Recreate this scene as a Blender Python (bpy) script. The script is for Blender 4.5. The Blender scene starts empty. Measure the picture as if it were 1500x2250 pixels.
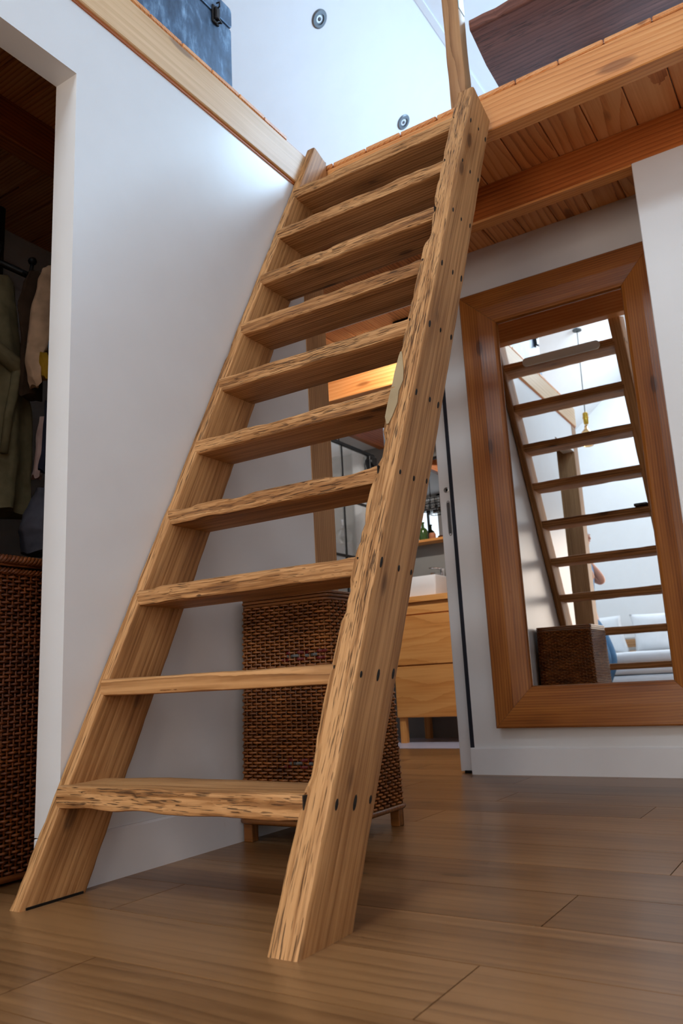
import bpy, bmesh, math, random
from mathutils import Vector, Matrix, noise
random.seed(7)
SC = bpy.context.scene
COL = SC.collection

# ------------------------------------------------------------------ camera
FPX, CX, CY, IW, IH = 1746.38, 750.0, 1125.0, 1500.0, 2250.0
yaw, pitch, roll = math.radians(32.1317), math.radians(12.1760), math.radians(-2.9492)
fw = Vector((-math.sin(yaw) * math.cos(pitch), math.cos(yaw) * math.cos(pitch), math.sin(pitch)))
rt = Vector((math.cos(yaw), math.sin(yaw), 0)); up = rt.cross(fw)
rt2 = math.cos(roll) * rt + math.sin(roll) * up
up2 = -math.sin(roll) * rt + math.cos(roll) * up
cam = bpy.data.cameras.new('camera'); cam_o = bpy.data.objects.new('camera', cam); COL.objects.link(cam_o)
M = Matrix.Identity(4)
for i in range(3):
    M[i][0], M[i][1], M[i][2] = rt2[i], up2[i], -fw[i]
M[2][3] = 0.42
cam_o.matrix_world = M
cam.sensor_fit = 'VERTICAL'; cam.sensor_height = 36.0; cam.lens = FPX / IH * 36.0
cam.clip_start = 0.02; cam.clip_end = 60
cam.dof.use_dof = True; cam.dof.focus_distance = 2.1; cam.dof.aperture_fstop = 5.6
SC.camera = cam_o
# ------------------------------------------------------------------ view, world, daylight and warm fill
SC.view_settings.view_transform = 'Standard'; SC.view_settings.look = 'None'
SC.view_settings.exposure = 0.04; SC.view_settings.gamma = 1.0
SC.view_settings.use_curve_mapping = False
cy = SC.cycles
cy.use_adaptive_sampling = True; cy.adaptive_threshold = 0.05; cy.adaptive_min_samples = 12
cy.max_bounces = 7; cy.diffuse_bounces = 4; cy.glossy_bounces = 4; cy.transmission_bounces = 4; cy.transparent_max_bounces = 4
cy.caustics_reflective = False; cy.caustics_refractive = False
wd = bpy.data.worlds.new('sky'); SC.world = wd; wd.use_nodes = True
wd.node_tree.nodes['Background'].inputs[0].default_value = (0.62, 0.78, 1.0, 1)
wd.node_tree.nodes['Background'].inputs[1].default_value = 1.0

def area_light(name, loc, target, sx, sy, watts, col):
    l = bpy.data.lights.new(name, 'AREA'); l.shape = 'RECTANGLE'; l.size = sx; l.size_y = sy
    l.energy = watts; l.color = col
    o = bpy.data.objects.new(name, l); COL.objects.link(o)
    o.location = loc
    d = (Vector(target) - Vector(loc)).normalized()
    o.rotation_euler = d.to_track_quat('-Z', 'Y').to_euler()
    return o
COOL = (0.50, 0.75, 1.0)
area_light('skylight_loft', (-0.05, 4.15, 4.085), (-0.05, 4.15, 0), 0.9, 1.0, 85, COOL)
area_light('slope_skylight_loft', (1.545, 3.55, 3.625), (1.545 - .62, 3.55, 3.625 - .785), 1.0, 1.3, 46, COOL)
area_light('skylight_bed', (-0.95, -1.7, 4.085), (-0.95, -1.7, 0), 0.9, 1.2, 84, (0.74, 0.88, 1.0))
area_light('warm_fill_rear', (-0.35, -2.86, 1.10), (-0.35, 0, 1.10), 1.5, 2.0, 46, (1.0, 0.73, 0.49))  # warm fill added behind the camera for the far wall and wood

# ------------------------------------------------------------------ constants
XW = -1.554            # left wall face
YB = 3.40              # far wall face
ZB = 2.468             # underside of loft boards
TB = 0.020
ZF = ZB + TB           # loft floor top
YM = 2.44              # loft edge fascia face
YR = -2.9              # rear wall
XR = 2.0               # right wall
ZC = 4.10              # flat ceiling

# ------------------------------------------------------------------ materials
def lin(r, g, b):
    f = lambda c: (c / 12.92 if c <= .04045 else ((c + .055) / 1.055) ** 2.4)
    return (f(r / 255), f(g / 255), f(b / 255), 1)
class NT:
    def __init__(s, name):
        s.m = bpy.data.materials.new(name); s.m.use_nodes = True
        s.t = s.m.node_tree; s.n = s.t.nodes; s.p = s.n['Principled BSDF']
    def add(s, typ, **kw):
        n = s.n.new(typ)
        for k, v in kw.items():
            if k.startswith('i_'):
                key = k[2:]
                n.inputs[int(key) if key.isdigit() else key.replace('_', ' ')].default_value = v
            else: setattr(n, k, v)
        return n
    def l(s, a, b): s.t.links.new(a, b)
    def math(s, op, a, b=None, clamp=False):
        n = s.n.new('ShaderNodeMath'); n.operation = op; n.use_clamp = clamp
        for i, v in enumerate((a, b)):
            if v is None: continue
            if isinstance(v, (int, float)): n.inputs[i].default_value = v
            else: s.l(v, n.inputs[i])
        return n.outputs[0]
    def vmath(s, op, a, b):
        n = s.n.new('ShaderNodeVectorMath'); n.operation = op
        for i, v in enumerate((a, b)):
            if isinstance(v, (tuple, list)): n.inputs[i].default_value = v
            else: s.l(v, n.inputs[i])
        return n.outputs[0]
    def noise(s, vec, scale=1, detail=4, rough=.55):
        n = s.add('ShaderNodeTexNoise'); n.inputs['Scale'].default_value = scale
        n.inputs['Detail'].default_value = detail; n.inputs['Roughness'].default_value = rough
        s.l(vec, n.inputs['Vector']); return n.outputs[0]
    def ramp(s, fac, stops):
        n = s.add('ShaderNodeValToRGB'); e = n.color_ramp.elements
        while len(e) < len(stops): e.new(.5)
        for el, (p, c) in zip(e, stops):
            el.position = p; el.color = c if len(c) == 4 else (*c, 1)
        s.l(fac, n.inputs[0]); return n.outputs[0]
    def mix(s, fac, a, b, mode='MIX'):
        n = s.add('ShaderNodeMix', data_type='RGBA', blend_type=mode)
        for i, v in ((0, fac), (6, a), (7, b)):
            if isinstance(v, (int, float)): n.inputs[i].default_value = v
            elif isinstance(v, (tuple, list)): n.inputs[i].default_value = v
            else: s.l(v, n.inputs[i])
        return n.outputs[2]
    def bump(s, h, strength=.3, dist=.002):
        n = s.add('ShaderNodeBump'); n.inputs['Strength'].default_value = strength
        n.inputs['Distance'].default_value = dist
        s.l(h, n.inputs['Height']); s.l(n.outputs[0], s.p.inputs['Normal'])

MATS = {}
def wood(name, axis, light, mid, dark, ring=52, pith=(0.11, 0.05), warp=.02, knot=.10, knot_dens=(2.0, 6.5), worn=0.0,
         rough=.5, spread=.16, ringc=.55, fibre=.35, bump=.25, streak=.7):
    key = name + axis
    if key in MATS: return MATS[key]
    t = NT(name + '_' + axis)
    tc = t.add('ShaderNodeTexCoord'); sp = t.add('ShaderNodeSeparateXYZ'); t.l(tc.outputs['Object'], sp.inputs[0])
    cb = t.add('ShaderNodeCombineXYZ')
    order = {'x': (0, 1, 2), 'y': (1, 0, 2), 'z': (2, 0, 1)}[axis]
    for i, o in enumerate(order): t.l(sp.outputs[o], cb.inputs[i])
    oi = t.add('ShaderNodeObjectInfo'); rnd = oi.outputs['Random']
    off = t.add('ShaderNodeCombineXYZ')
    t.l(t.math('MULTIPLY', rnd, 37.0), off.inputs[0]); 
    o1 = t.math('MULTIPLY', t.math('FRACT', t.math('MULTIPLY', rnd, 17.3)), .12)
    o2 = t.math('MULTIPLY', t.math('FRACT', t.math('MULTIPLY', rnd, 53.7)), .10)
    t.l(o1, off.inputs[1]); t.l(o2, off.inputs[2])
    v = t.vmath('ADD', cb.outputs[0], off.outputs[0])
    # warp across the grain
    wn = t.add('ShaderNodeTexNoise'); wn.inputs['Scale'].default_value = 1; wn.inputs['Detail'].default_value = 2
    t.l(t.vmath('MULTIPLY', v, (.9, 3, 3)), wn.inputs['Vector'])
    w = t.vmath('MULTIPLY', t.vmath('SUBTRACT', wn.outputs['Color'], (.5, .5, .5)), (0, warp * 2, warp * 2))
    vw = t.vmath('ADD', v, w)
    wv = t.add('ShaderNodeTexWave', wave_type='RINGS', rings_direction='X', wave_profile='SAW')
    wv.inputs['Scale'].default_value = ring; wv.inputs['Distortion'].default_value = .35
    wv.inputs['Detail'].default_value = 1.0; wv.inputs['Detail Scale'].default_value = 1.5
    t.l(t.vmath('ADD', vw, (0, pith[0], pith[1])), wv.inputs['Vector'])
    rg = t.math('POWER', wv.outputs['Fac'], 2.2)
    fib = t.noise(t.vmath('MULTIPLY', v, (5, 190, 190)), 1, 1)
    stk = t.noise(t.vmath('MULTIPLY', v, (2.2, 75, 75)), 1, 2, .6)
    big = t.noise(t.vmath('MULTIPLY', v, (1.1, 9, 9)), 1, 2)
    # knots
    vo = t.add('ShaderNodeTexVoronoi'); vo.inputs['Scale'].default_value = 1.0
    t.l(t.vmath('MULTIPLY', vw, (knot_dens[0], knot_dens[1], knot_dens[1])), vo.inputs['Vector'])
    kd = vo.outputs['Distance']
    kn = t.math('SUBTRACT', 1.0, t.math('DIVIDE', kd, knot), True)
    halo = t.math('SUBTRACT', 1.0, t.math('DIVIDE', kd, knot * 3.2), True)
    k1 = t.math('MULTIPLY', kn, 3.0, True)
    tone = t.math('ADD', t.math('MULTIPLY', rg, ringc), t.math('MULTIPLY', t.math('SUBTRACT', fib, .5), fibre))
    tone = t.math('ADD', tone, t.math('MULTIPLY', t.math('SUBTRACT', stk, .5), streak))
    tone = t.math('ADD', tone, t.math('MULTIPLY', t.math('SUBTRACT', big, .5), .9))
    tone = t.math('ADD', tone, t.math('MULTIPLY', halo, .28))
    tone = t.math('ADD', tone, t.math('MULTIPLY', t.math('SUBTRACT', rnd, .5), spread))
    tone = t.math('ADD', tone, .18, True)
    col = t.ramp(tone, [(0, light), (.45, mid), (1, dark)])
    kcol = (dark[0] * .35, dark[1] * .3, dark[2] * .3, 1)
    col = t.mix(t.math('MULTIPLY', k1, .58), col, kcol)
    h = t.math('ADD', t.math('ADD', t.math('MULTIPLY', fib, .5), t.math('MULTIPLY', stk, .5)), t.math('MULTIPLY', rg, -.3))
    if worn > 0:
        cr = t.noise(t.vmath('MULTIPLY', v, (16, 400, 400)), 1, 1, .6)
        ar = t.noise(t.vmath('MULTIPLY', v, (2.2, 12, 12)), 1, 2)
        thr = t.math('ADD', cr, t.math('MULTIPLY', t.math('SUBTRACT', ar, .5), .40))
        cm = t.math('MULTIPLY', t.math('SUBTRACT', thr,   .745 - .115 * worn), 10.0, True)
        col = t.mix(t.math('MULTIPLY', cm, .75 * min(worn, 1)), col, (dark[0] * .22, dark[1] * .2, dark[2] * .2, 1))
        gr = t.noise(t.vmath('MULTIPLY', v, (3, 20, 20)), 1, 1)
        gm = t.math('MULTIPLY', t.math('SUBTRACT', gr, .58), 5.0, True)
        col = t.mix(t.math('MULTIPLY', gm, .35), col, (mid[0] * .62, mid[1] * .66, mid[2] * .75, 1))
        h = t.math('SUBTRACT', h, t.math('MULTIPLY', cm, 1.6))
    t.l(col, t.p.inputs['Base Color'])
    t.p.inputs['Roughness'].default_value = rough
    t.p.inputs['Specular IOR Level'].default_value = .4
    t.bump(h, bump, .0015)
    MATS[key] = t.m
    return t.m
def plain(name, col, rough=.5, metal=0.0, bump=0.0, bscale=300, var=0.0, emit=None, spec=.5):
    if name in MATS: return MATS[name]
    t = NT(name); p = t.p
    tc = t.add('ShaderNodeTexCoord')
    nz = t.noise(tc.outputs['Object'], bscale, 3)
    lo = tuple(c * (1 - var) for c in col[:3]) + (1,); hi = tuple(min(1, c * (1 + var)) for c in col[:3]) + (1,)
    nz2 = t.noise(tc.outputs['Object'], max(2.0, bscale / 25), 2)
    t.l(t.ramp(nz2, [(.3, lo), (.7, hi)]), p.inputs['Base Color'])
    p.inputs['Roughness'].default_value = rough; p.inputs['Metallic'].default_value = metal
    p.inputs['Specular IOR Level'].default_value = spec
    if bump: t.bump(nz, bump, .001)
    if emit:
        p.inputs['Emission Color'].default_value = emit[:3] + (1,); p.inputs['Emission Strength'].default_value = emit[3]
        t.m.cycles.emission_sampling = 'NONE'
    MATS[name] = t.m; return t.m

LAD = dict(light=lin(206, 154, 100), mid=lin(160, 110, 62), dark=lin(84, 48, 22))
def w_ladder(ax): return wood('old_pine', ax, worn=.35, ring=34, warp=.010, rough=.6, bump=.35, knot=.13, knot_dens=(4.2, 10.5), ringc=.48, streak=1.1, fibre=.6, spread=.12, **LAD)
def w_stringer(ax): return wood('old_pine_plank', ax, worn=.45, ring=20, warp=.02, rough=.6, bump=.3, knot=.16, knot_dens=(3.6, 9.0), ringc=.22, streak=.8, fibre=.55, spread=.12, **LAD)
def w_rough(ax): return wood('rough_pine', ax, worn=1.25, ring=70, warp=.004, rough=.7, bump=1.0, knot=.04, ringc=.15, streak=1.6, fibre=1.1, spread=.1, **LAD)
def w_board(ax): return wood('douglas_board', ax, lin(246, 182, 120), lin(230, 154, 92), lin(160, 88, 42), ring=34, warp=.02, knot=.12, knot_dens=(1.7, 5.5), rough=.42, ringc=.55, spread=.35, pith=(.16, .08))
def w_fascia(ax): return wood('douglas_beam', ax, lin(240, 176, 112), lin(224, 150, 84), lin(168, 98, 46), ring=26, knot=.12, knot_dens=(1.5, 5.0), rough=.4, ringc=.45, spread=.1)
def w_joist(ax): return wood('dark_joist', ax, lin(206, 124, 62), lin(176, 96, 42), lin(108, 52, 18), ring=26, knot=.12, knot_dens=(1.5, 5.0), rough=.42, ringc=.45, spread=.1)
def w_pale(ax): return wood('pale_beam', ax, lin(234, 196, 150), lin(214, 172, 122), lin(168, 122, 76), ring=14, knot=.09, knot_dens=(1.4, 5.0), rough=.45, ringc=.2, spread=.1)
def w_frame(ax): return wood('honey_frame', ax, lin(176, 110, 48), lin(144, 82, 30), lin(84, 44, 12), ring=30, knot=.10, knot_dens=(2.2, 6.5), rough=.32, ringc=.4, spread=.12, bump=.15)
def w_floor(ax): return wood('oak_laminate', ax, lin(150, 108, 68), lin(116, 80, 47), lin(68, 44, 24), ring=9, warp=.05, knot=.05, knot_dens=(1.2, 4.0), rough=.3, ringc=.22, fibre=.22, streak=.45, spread=.34, bump=.06)
def w_post(ax): return wood('oak_post', ax, lin(196, 150, 104), lin(168, 122, 80), lin(116, 78, 46), ring=30, knot=.08, rough=.5, worn=.4, spread=.1)
def w_vanity(ax): return wood('oak_veneer', ax, lin(230, 168, 100), lin(214, 146, 78), lin(174, 108, 52), ring=22, warp=.04, knot=.02, rough=.4, ringc=.35, spread=.06)
def w_dark(ax): return wood('umber_slab', ax, lin(150, 98, 82), lin(116, 72, 60), lin(62, 36, 30), ring=20, knot=.07, worn=1.2, rough=.55, ringc=.4, spread=.05, bump=.5)
WHITE = plain('white_wall_paint', (.80, .80, .80, 1), .33, bscale=220, var=.012)
CEIL = plain('white_ceiling_paint', (.84, .85, .87, 1), .6, bscale=200, var=.01)
TRIM = plain('white_trim_paint', (.82, .82, .83, 1), .35, var=.01)
BLACK = plain('black_metal', (.012, .012, .013, 1), .4, .6)
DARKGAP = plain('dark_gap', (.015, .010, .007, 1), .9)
CHROME = plain('chrome', (.8, .8, .82, 1), .12, 1.0)
STEEL = plain('brushed_steel', (.42, .41, .40, 1), .35, 1.0, bump=.1, bscale=600)

# ------------------------------------------------------------------ mesh helpers
def mesh_obj(name, verts, faces, mat, parent=None, smooth=False, sharp=None):
    me = bpy.data.meshes.new(name); me.from_pydata([tuple(v) for v in verts], [], faces); me.validate(); me.update()
    bm = bmesh.new(); bm.from_mesh(me); bmesh.ops.recalc_face_normals(bm, faces=bm.faces[:]); bm.to_mesh(me); bm.free()
    if smooth: me.shade_smooth()
    if sharp is not None: me.set_sharp_from_angle(angle=math.radians(sharp))
    if mat: me.materials.append(mat)
    o = bpy.data.objects.new(name, me); COL.objects.link(o)
    if parent: o.parent = parent
    return o
def tag(o, label=None, cat=None, group=None, kind=None):
    if label: o['label'] = label
    if cat: o['category'] = cat
    if group: o['group'] = group
    if kind: o['kind'] = kind
    return o
def empty(name, loc=(0, 0, 0)):
    o = bpy.data.objects.new(name, None); o.empty_display_size = .05; COL.objects.link(o); o.location = loc; return o
def reparent(o, p):
    """parent o (built in world coordinates) to p keeping its place"""
    o.parent = p; o.matrix_parent_inverse = Matrix.Translation(p.location).inverted() if p.type == 'EMPTY' else Matrix.Identity(4)
    return o
class MB:
    def __init__(s): s.v = []; s.f = []
    def box(s, x0, x1, y0, y1, z0, z1, c=0.0):
        if c <= 0:
            b = len(s.v)
            s.v += [(x0, y0, z0), (x1, y0, z0), (x1, y1, z0), (x0, y1, z0), (x0, y0, z1), (x1, y0, z1), (x1, y1, z1), (x0, y1, z1)]
            s.f += [tuple(b + i for i in q) for q in ((0, 3, 2, 1), (4, 5, 6, 7), (0, 1, 5, 4), (1, 2, 6, 5), (2, 3, 7, 6), (3, 0, 4, 7))]
        else:
            bm = bmesh.new(); bmesh.ops.create_cube(bm, size=1)
            for v in bm.verts:
                v.co = ((x0 + x1) / 2 + v.co.x * (x1 - x0), (y0 + y1) / 2 + v.co.y * (y1 - y0), (z0 + z1) / 2 + v.co.z * (z1 - z0))
            bmesh.ops.bevel(bm, geom=bm.edges[:], offset=c, segments=2 if c > .004 else 1, affect='EDGES', profile=.5)
            b = len(s.v); bm.verts.ensure_lookup_table()
            for i, v in enumerate(bm.verts): v.index = i; s.v.append(tuple(v.co))
            for f in bm.faces: s.f.append(tuple(b + v.index for v in f.verts))
            bm.free()
        return s
    def tube(s, pts, r, seg=8, closed=False, cap=True):
        pts = [Vector(p) for p in pts]; n = len(pts); b = len(s.v)
        rr = r if isinstance(r, (list, tuple)) else [r] * n
        prev = None
        for i, p in enumerate(pts):
            a = pts[(i - 1) % n] if (closed or i > 0) else p; c = pts[(i + 1) % n] if (closed or i < n - 1) else p
            t = (c - a).normalized()
            if prev is None: nn = t.orthogonal().normalized()
            else:
                nn = prev - t * prev.dot(t); nn.normalize()
            prev = nn; bb = t.cross(nn)
            for k in range(seg):
                an = 2 * math.pi * k / seg
                s.v.append(tuple(p + (nn * math.cos(an) + bb * math.sin(an)) * rr[i]))
        m = n if closed else n - 1
        for i in range(m):
            for k in range(seg):
                a0 = b + i * seg + k; a1 = b + i * seg + (k + 1) % seg
                b0 = b + ((i + 1) % n) * seg + k; b1 = b + ((i + 1) % n) * seg + (k + 1) % seg
                s.f.append((a0, a1, b1, b0))
        if cap and not closed:
            s.f.append(tuple(b + k for k in range(seg))[::-1]); s.f.append(tuple(b + (n - 1) * seg + k for k in range(seg)))
        return s
    def loft(s, rings, cap=True):
        b = len(s.v); m = len(rings[0])
        for r in rings: s.v += [tuple(p) for p in r]
        for i in range(len(rings) - 1):
            for k in range(m):
                s.f.append((b + i * m + k, b + i * m + (k + 1) % m, b + (i + 1) * m + (k + 1) % m, b + (i + 1) * m + k))
        if cap:
            s.f.append(tuple(b + k for k in range(m))[::-1]); s.f.append(tuple(b + (len(rings) - 1) * m + k for k in range(m)))
        return s
    def lathe(s, prof, c=(0, 0, 0), seg=20, axis='z'):
        b = len(s.v)
        for r, z in prof:
            for k in range(seg):
                a = 2 * math.pi * k / seg; p = (r * math.cos(a), r * math.sin(a), z)
                if axis == 'x': p = (p[2], p[0], p[1])
                if axis == 'y': p = (p[0], p[2], p[1])
                s.v.append((c[0] + p[0], c[1] + p[1], c[2] + p[2]))
        for i in range(len(prof) - 1):
            for k in range(seg):
                s.f.append((b + i * seg + k, b + i * seg + (k + 1) % seg, b + (i + 1) * seg + (k + 1) % seg, b + (i + 1) * seg + k))
        s.f.append(tuple(b + k for k in range(seg))[::-1]); s.f.append(tuple(b + (len(prof) - 1) * seg + k for k in range(seg)))
        return s
    def prism(s, poly, axis, a0, a1):
        b = len(s.v); n = len(poly)
        def P(u, w, a): return {'x': (a, u, w), 'y': (u, a, w), 'z': (u, w, a)}[axis]
        s.v += [P(u, w, a0) for u, w in poly] + [P(u, w, a1) for u, w in poly]
        s.f.append(tuple(range(b, b + n))); s.f.append(tuple(range(b + 2 * n - 1, b + n - 1, -1)))
        for i in range(n): s.f.append((b + i, b + (i + 1) % n, b + n + (i + 1) % n, b + n + i))
        return s
    def build(s, name, mat, parent=None, smooth=False, sharp=None):
        return mesh_obj(name, s.v, s.f, mat, parent, smooth, sharp)
def box(name, x0, x1, y0, y1, z0, z1, mat, parent=None, c=0.0):
    return MB().box(x0, x1, y0, y1, z0, z1, c).build(name, mat, parent)
def rrect(w, h, r, n=4, sub=0):
    """rounded rectangle outline centred on 0; sub extra points per straight side"""
    pts = []
    cs = [(w / 2 - r, h / 2 - r, 0), (-w / 2 + r, h / 2 - r, 90), (-w / 2 + r, -h / 2 + r, 180), (w / 2 - r, -h / 2 + r, 270)]
    for i, (cx, cy, a0) in enumerate(cs):
        arc = [(cx + r * math.cos(math.radians(a0 + 90 * k / n)), cy + r * math.sin(math.radians(a0 + 90 * k / n))) for k in range(n + 1)]
        pts += arc
        nx = cs[(i + 1) % 4]; st = (nx[0] + r * math.cos(math.radians(nx[2])), nx[1] + r * math.sin(math.radians(nx[2])))
        for q in range(1, sub + 1):
            f = q / (sub + 1); pts.append((arc[-1][0] * (1 - f) + st[0] * f, arc[-1][1] * (1 - f) + st[1] * f))
    return pts
def struct(o, label): return tag(o, label, kind='structure')
def plate(name, axis, a0, a1, ub, wb, holes, mat):
    """slab with rectangular holes: ub, wb = breakpoints along the two other axes; holes = set of (i, j) cells left out"""
    m = MB()
    for i in range(len(ub) - 1):
        for j in range(len(wb) - 1):
            if (i, j) in holes: continue
            if axis == 'z': m.box(ub[i], ub[i + 1], wb[j], wb[j + 1], a0, a1)
            if axis == 'x': m.box(a0, a1, ub[i], ub[i + 1], wb[j], wb[j + 1])
            if axis == 'y': m.box(ub[i], ub[i + 1], a0, a1, wb[j], wb[j + 1])
    o = m.build(name, mat)
    bm = bmesh.new(); bm.from_mesh(o.data); bmesh.ops.remove_doubles(bm, verts=bm.verts[:], dist=1e-5)
    # drop interior faces shared by neighbouring cells
    seen = {}
    for f in bm.faces: seen.setdefault(tuple(sorted(v.index for v in f.verts)), []).append(f)
    dead = [f for fs in seen.values() if len(fs) > 1 for f in fs]
    bmesh.ops.delete(bm, geom=dead, context='FACES'); bm.to_mesh(o.data); bm.free()
    return o

# ================================================================== SETTING
# ---- floor with planks
sub = struct(box('floor', -4.3, XR + .1, YR - .1, 5.5, -.06, -.013, DARKGAP), 'brown oak plank floor of the room')
PW, PL = 0.2143, 1.38
joints = {1: -.527, 6: -.602, 5: -1.215, -2: -1.136, 9: -1.229}
plank_cache = {}
k = -20
while True:
    y0 = 1.1935 + PW * k
    if y0 > 4.58: break
    y1 = min(y0 + PW, 4.60)
    if y1 > YR:
        j = joints.get(k, -PL * random.random())
        a = j
        while a > -4.2: a -= PL
        while a < XR:
            x0, x1 = max(a, -4.2), min(a + PL, XR)
            if x1 - x0 > .02:
                g = .0011
                o = box('plank', x0 + g, x1 - g, max(y0, YR) + g, y1 - g, -.012, 0, w_floor('x'), sub)
            a += PL
    k += 1
# ---- left wall with closet opening (L-shaped), seen from the room
YO0, YO1, ZO = 0.72, 1.229, 2.088
wl = MB().prism([(YO1, 0), (2.286, 0), (2.286, ZB - .15), (YO0 - .1, ZB - .15), (YO0 - .1, ZO), (YO1, ZO)], 'x', XW - .085, XW).build('wall_left', WHITE)
struct(wl, 'white wall to the left of the ladder, with the closet opening')
struct(MB().prism([(XW - .085, 0), (XW + .013, 0), (XW + .013, .108), (XW + .009, .113), (XW - .085, .113)], 'y', YO1 - .0, 2.286).build('baseboard_left', TRIM), 'white baseboard along the left wall')
struct(box('baseboard_left', XW - .07, XW + .013, YO1 - .013, YO1, 0, .113, TRIM, c=.002), 'white baseboard return at the closet opening')
# ---- far wall with pocket door
struct(plate('wall_back', 'y', YB, YB + .022, [-3.2, -2.42, -1.502, XR], [0, 2.36, ZB], {(1, 0)}, WHITE), 'white far wall carrying the framed mirror')
struct(plate('wall_back', 'y', YB + .085, YB + .12, [-4.2, -3.75, -3.05, -2.42, -1.502, -.9], [0, 1.2, 2.13, 2.36, ZB], {(3, 0), (3, 1), (3, 2), (1, 1)}, WHITE), 'bathroom side of the far wall')
d = empty('door_1', (-1.2, YB + .05, 0)); struct(d, 'white sliding pocket door slid into the far wall')
reparent(box('door_leaf', -1.592, -.80, YB + .034, YB + .072, .008, 2.355, TRIM, c=.002), d)
lk = MB().lathe([(.0135, 0), (.0135, -.003), (.010, -.004), (.008, -.001), (.004, .001), (.001, .001)], (-1.553, YB + .034, 1.307), 20, 'y').build('door_lock', STEEL, None, True, 30); reparent(lk, d)
pp = [(x * .5, z) for x, z in rrect(.040, .172, .0199, 8)]
fp = MB().prism([(-1.549 + x, 1.168 + z) for x, z in pp], 'y', YB + .0315, YB + .036).build('flush_pull', STEEL); reparent(fp, d)
fi = MB().prism([(-1.549 + x * .66, 1.168 + z * .93) for x, z in pp], 'y', YB + .0308, YB + .034).build('pull_recess', plain('dark_steel', (.12, .12, .125, 1), .45, .8)); reparent(fi, d)
for zz in (1.090, 1.246):
    sc_ = MB().lathe([(.0035, 0), (.003, -.0015), (.001, -.002)], (-1.549, YB + .0305, zz), 10, 'y').build('screw', CHROME); reparent(sc_, d)
gd = box('floor_guide', -1.570, -1.527, YB + .026, YB + .05, 0, .012, BLACK); reparent(gd, d)
struct(box('trim_1', -1.522, -1.502, YB + .001, YB + .030, .113, 2.36, plain('black_brush_seal', (.010, .012, .022, 1), .8)), 'black brush seal strip at the mouth of the pocket door')
struct(MB().prism([(YB + .02, 0), (YB - .013, 0), (YB - .013, .109), (YB - .009, .113), (YB + .02, .113)], 'x', -1.517, -.448).build('baseboard_back', TRIM), 'white baseboard under the framed mirror')
struct(box('wall_pillar', -.446, .70, 2.93, YB, 0, 2.318, WHITE, c=.003), 'white wall pier standing in front of the right of the mirror')
# ---- right, rear, outer walls
struct(box('wall_right', XR, XR + .12, YR, 5.5, 0, 3.4, WHITE), 'white right wall')
struct(plate('wall_rear', 'y', YR - .12, YR, [-3.3, -1.1, .4, XR + .1], [0, .08, 2.12, ZC + .05], {(1, 1)}, WHITE), 'white rear wall seen in the mirror behind the bed, with an opening for the added fill window')
struct(box('wall_west', -3.4, -3.2, YR, 3.52, 0, 2.75, WHITE), 'white outer wall under the roof slope')
struct(box('wall_closet_rear', -2.9, XW - .12, .52, .60, 0, ZB, WHITE), 'white partition behind the closet')
struct(box('wall_closet_back', -2.96, -2.9, .6, 2.28, 0, ZB, plain('closet_wall_paint', (.82, .80, .78, 1), .6)), 'pale wall at the back of the closet')
struct(box('wall_corridor', -2.9, XW - .12, 2.20, 2.28, 0, ZB, WHITE), 'white partition between closet and passage')
# ---- roof: left slope, flat part with two skylights, right slope
struct(MB().prism([(-3.45, ZC - .84 * 1.95), (-1.5, ZC), (-1.5, ZC + .1), (-3.45, ZC + .1 - .84 * 1.95)], 'y', YR - .1, 5.7).build('ceiling_slope', CEIL), 'white sloping ceiling over the left loft')
struct(plate('ceiling', 'z', ZC, ZC + .1, [-1.5, -1.4, -.5, .4, 1.0], [YR - .1, -2.3, -1.1, 3.65, 4.65, 5.7], {(1, 1), (2, 3)}, CEIL), 'white flat ceiling with two roof windows')
struct(MB().prism([(1.0, ZC), (2.2, ZC - .95), (2.2, ZC - .85), (1.0, ZC + .1)], 'y', YR - .1, 5.7).build('ceiling_slope_right', CEIL), 'white sloping ceiling on the right side')
struct(box('wall_gable', -3.4, XR + .1, 5.5, 5.6, 0, ZC + .05, WHITE), 'white gable wall at the far end of the loft')
struct(box('trim_2', -1.505, -1.47, YR, 5.5, ZC - .012, ZC + .01, CEIL), 'thin white joint strip along the ceiling fold')
PANE = plain('daylit_pane', (.7, .8, .9, 1), .2, emit=(.66, .82, 1.0, 1.6))
def skylight(n, x0, x1, y0, y1, lab):
    w = empty('window_%d' % n, ((x0 + x1) / 2, (y0 + y1) / 2, ZC)); struct(w, lab)
    t = .03
    for a in ((x0, x1, y0, y0 + t), (x0, x1, y1 - t, y1), (x0, x0 + t, y0 + t, y1 - t), (x1 - t, x1, y0 + t, y1 - t)):
        reparent(box('window_frame', *a, ZC + .005, ZC + .1, TRIM), w)
    reparent(box('pane', x0 + t, x1 - t, y0 + t, y1 - t, ZC + .07, ZC + .08, PANE), w)
skylight(1, -.5, .4, 3.65, 4.65, 'roof window in the flat ceiling above the loft')
def slope_window(n, yc, wy, lab):
    w = empty('window_%d' % n, (1.6, yc, 3.625)); struct(w, lab)
    ang = math.atan2(.95, 1.2)
    T = Matrix.Translation((1.6, yc, 3.625)) @ Matrix.Rotation(ang, 4, 'Y')
    for nm, a, m in (('window_frame', (-.53, -.48, -wy / 2 - .05, wy / 2 + .05), TRIM), ('window_frame', (.48, .53, -wy / 2 - .05, wy / 2 + .05), TRIM),
                     ('window_frame', (-.48, .48, -wy / 2 - .05, -wy / 2), TRIM), ('window_frame', (-.48, .48, wy / 2, wy / 2 + .05), TRIM), ('pane', (-.48, .48, -wy / 2, wy / 2), PANE)):
        o = box(nm, *a, -.03 if nm != 'pane' else -.008, .0 if nm != 'pane' else -.003, m)
        o.matrix_world = T; o.parent = w; o.matrix_parent_inverse = Matrix.Translation(w.location).inverted()
slope_window(2, 3.55, 1.3, 'roof window in the right slope above the loft')
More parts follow.
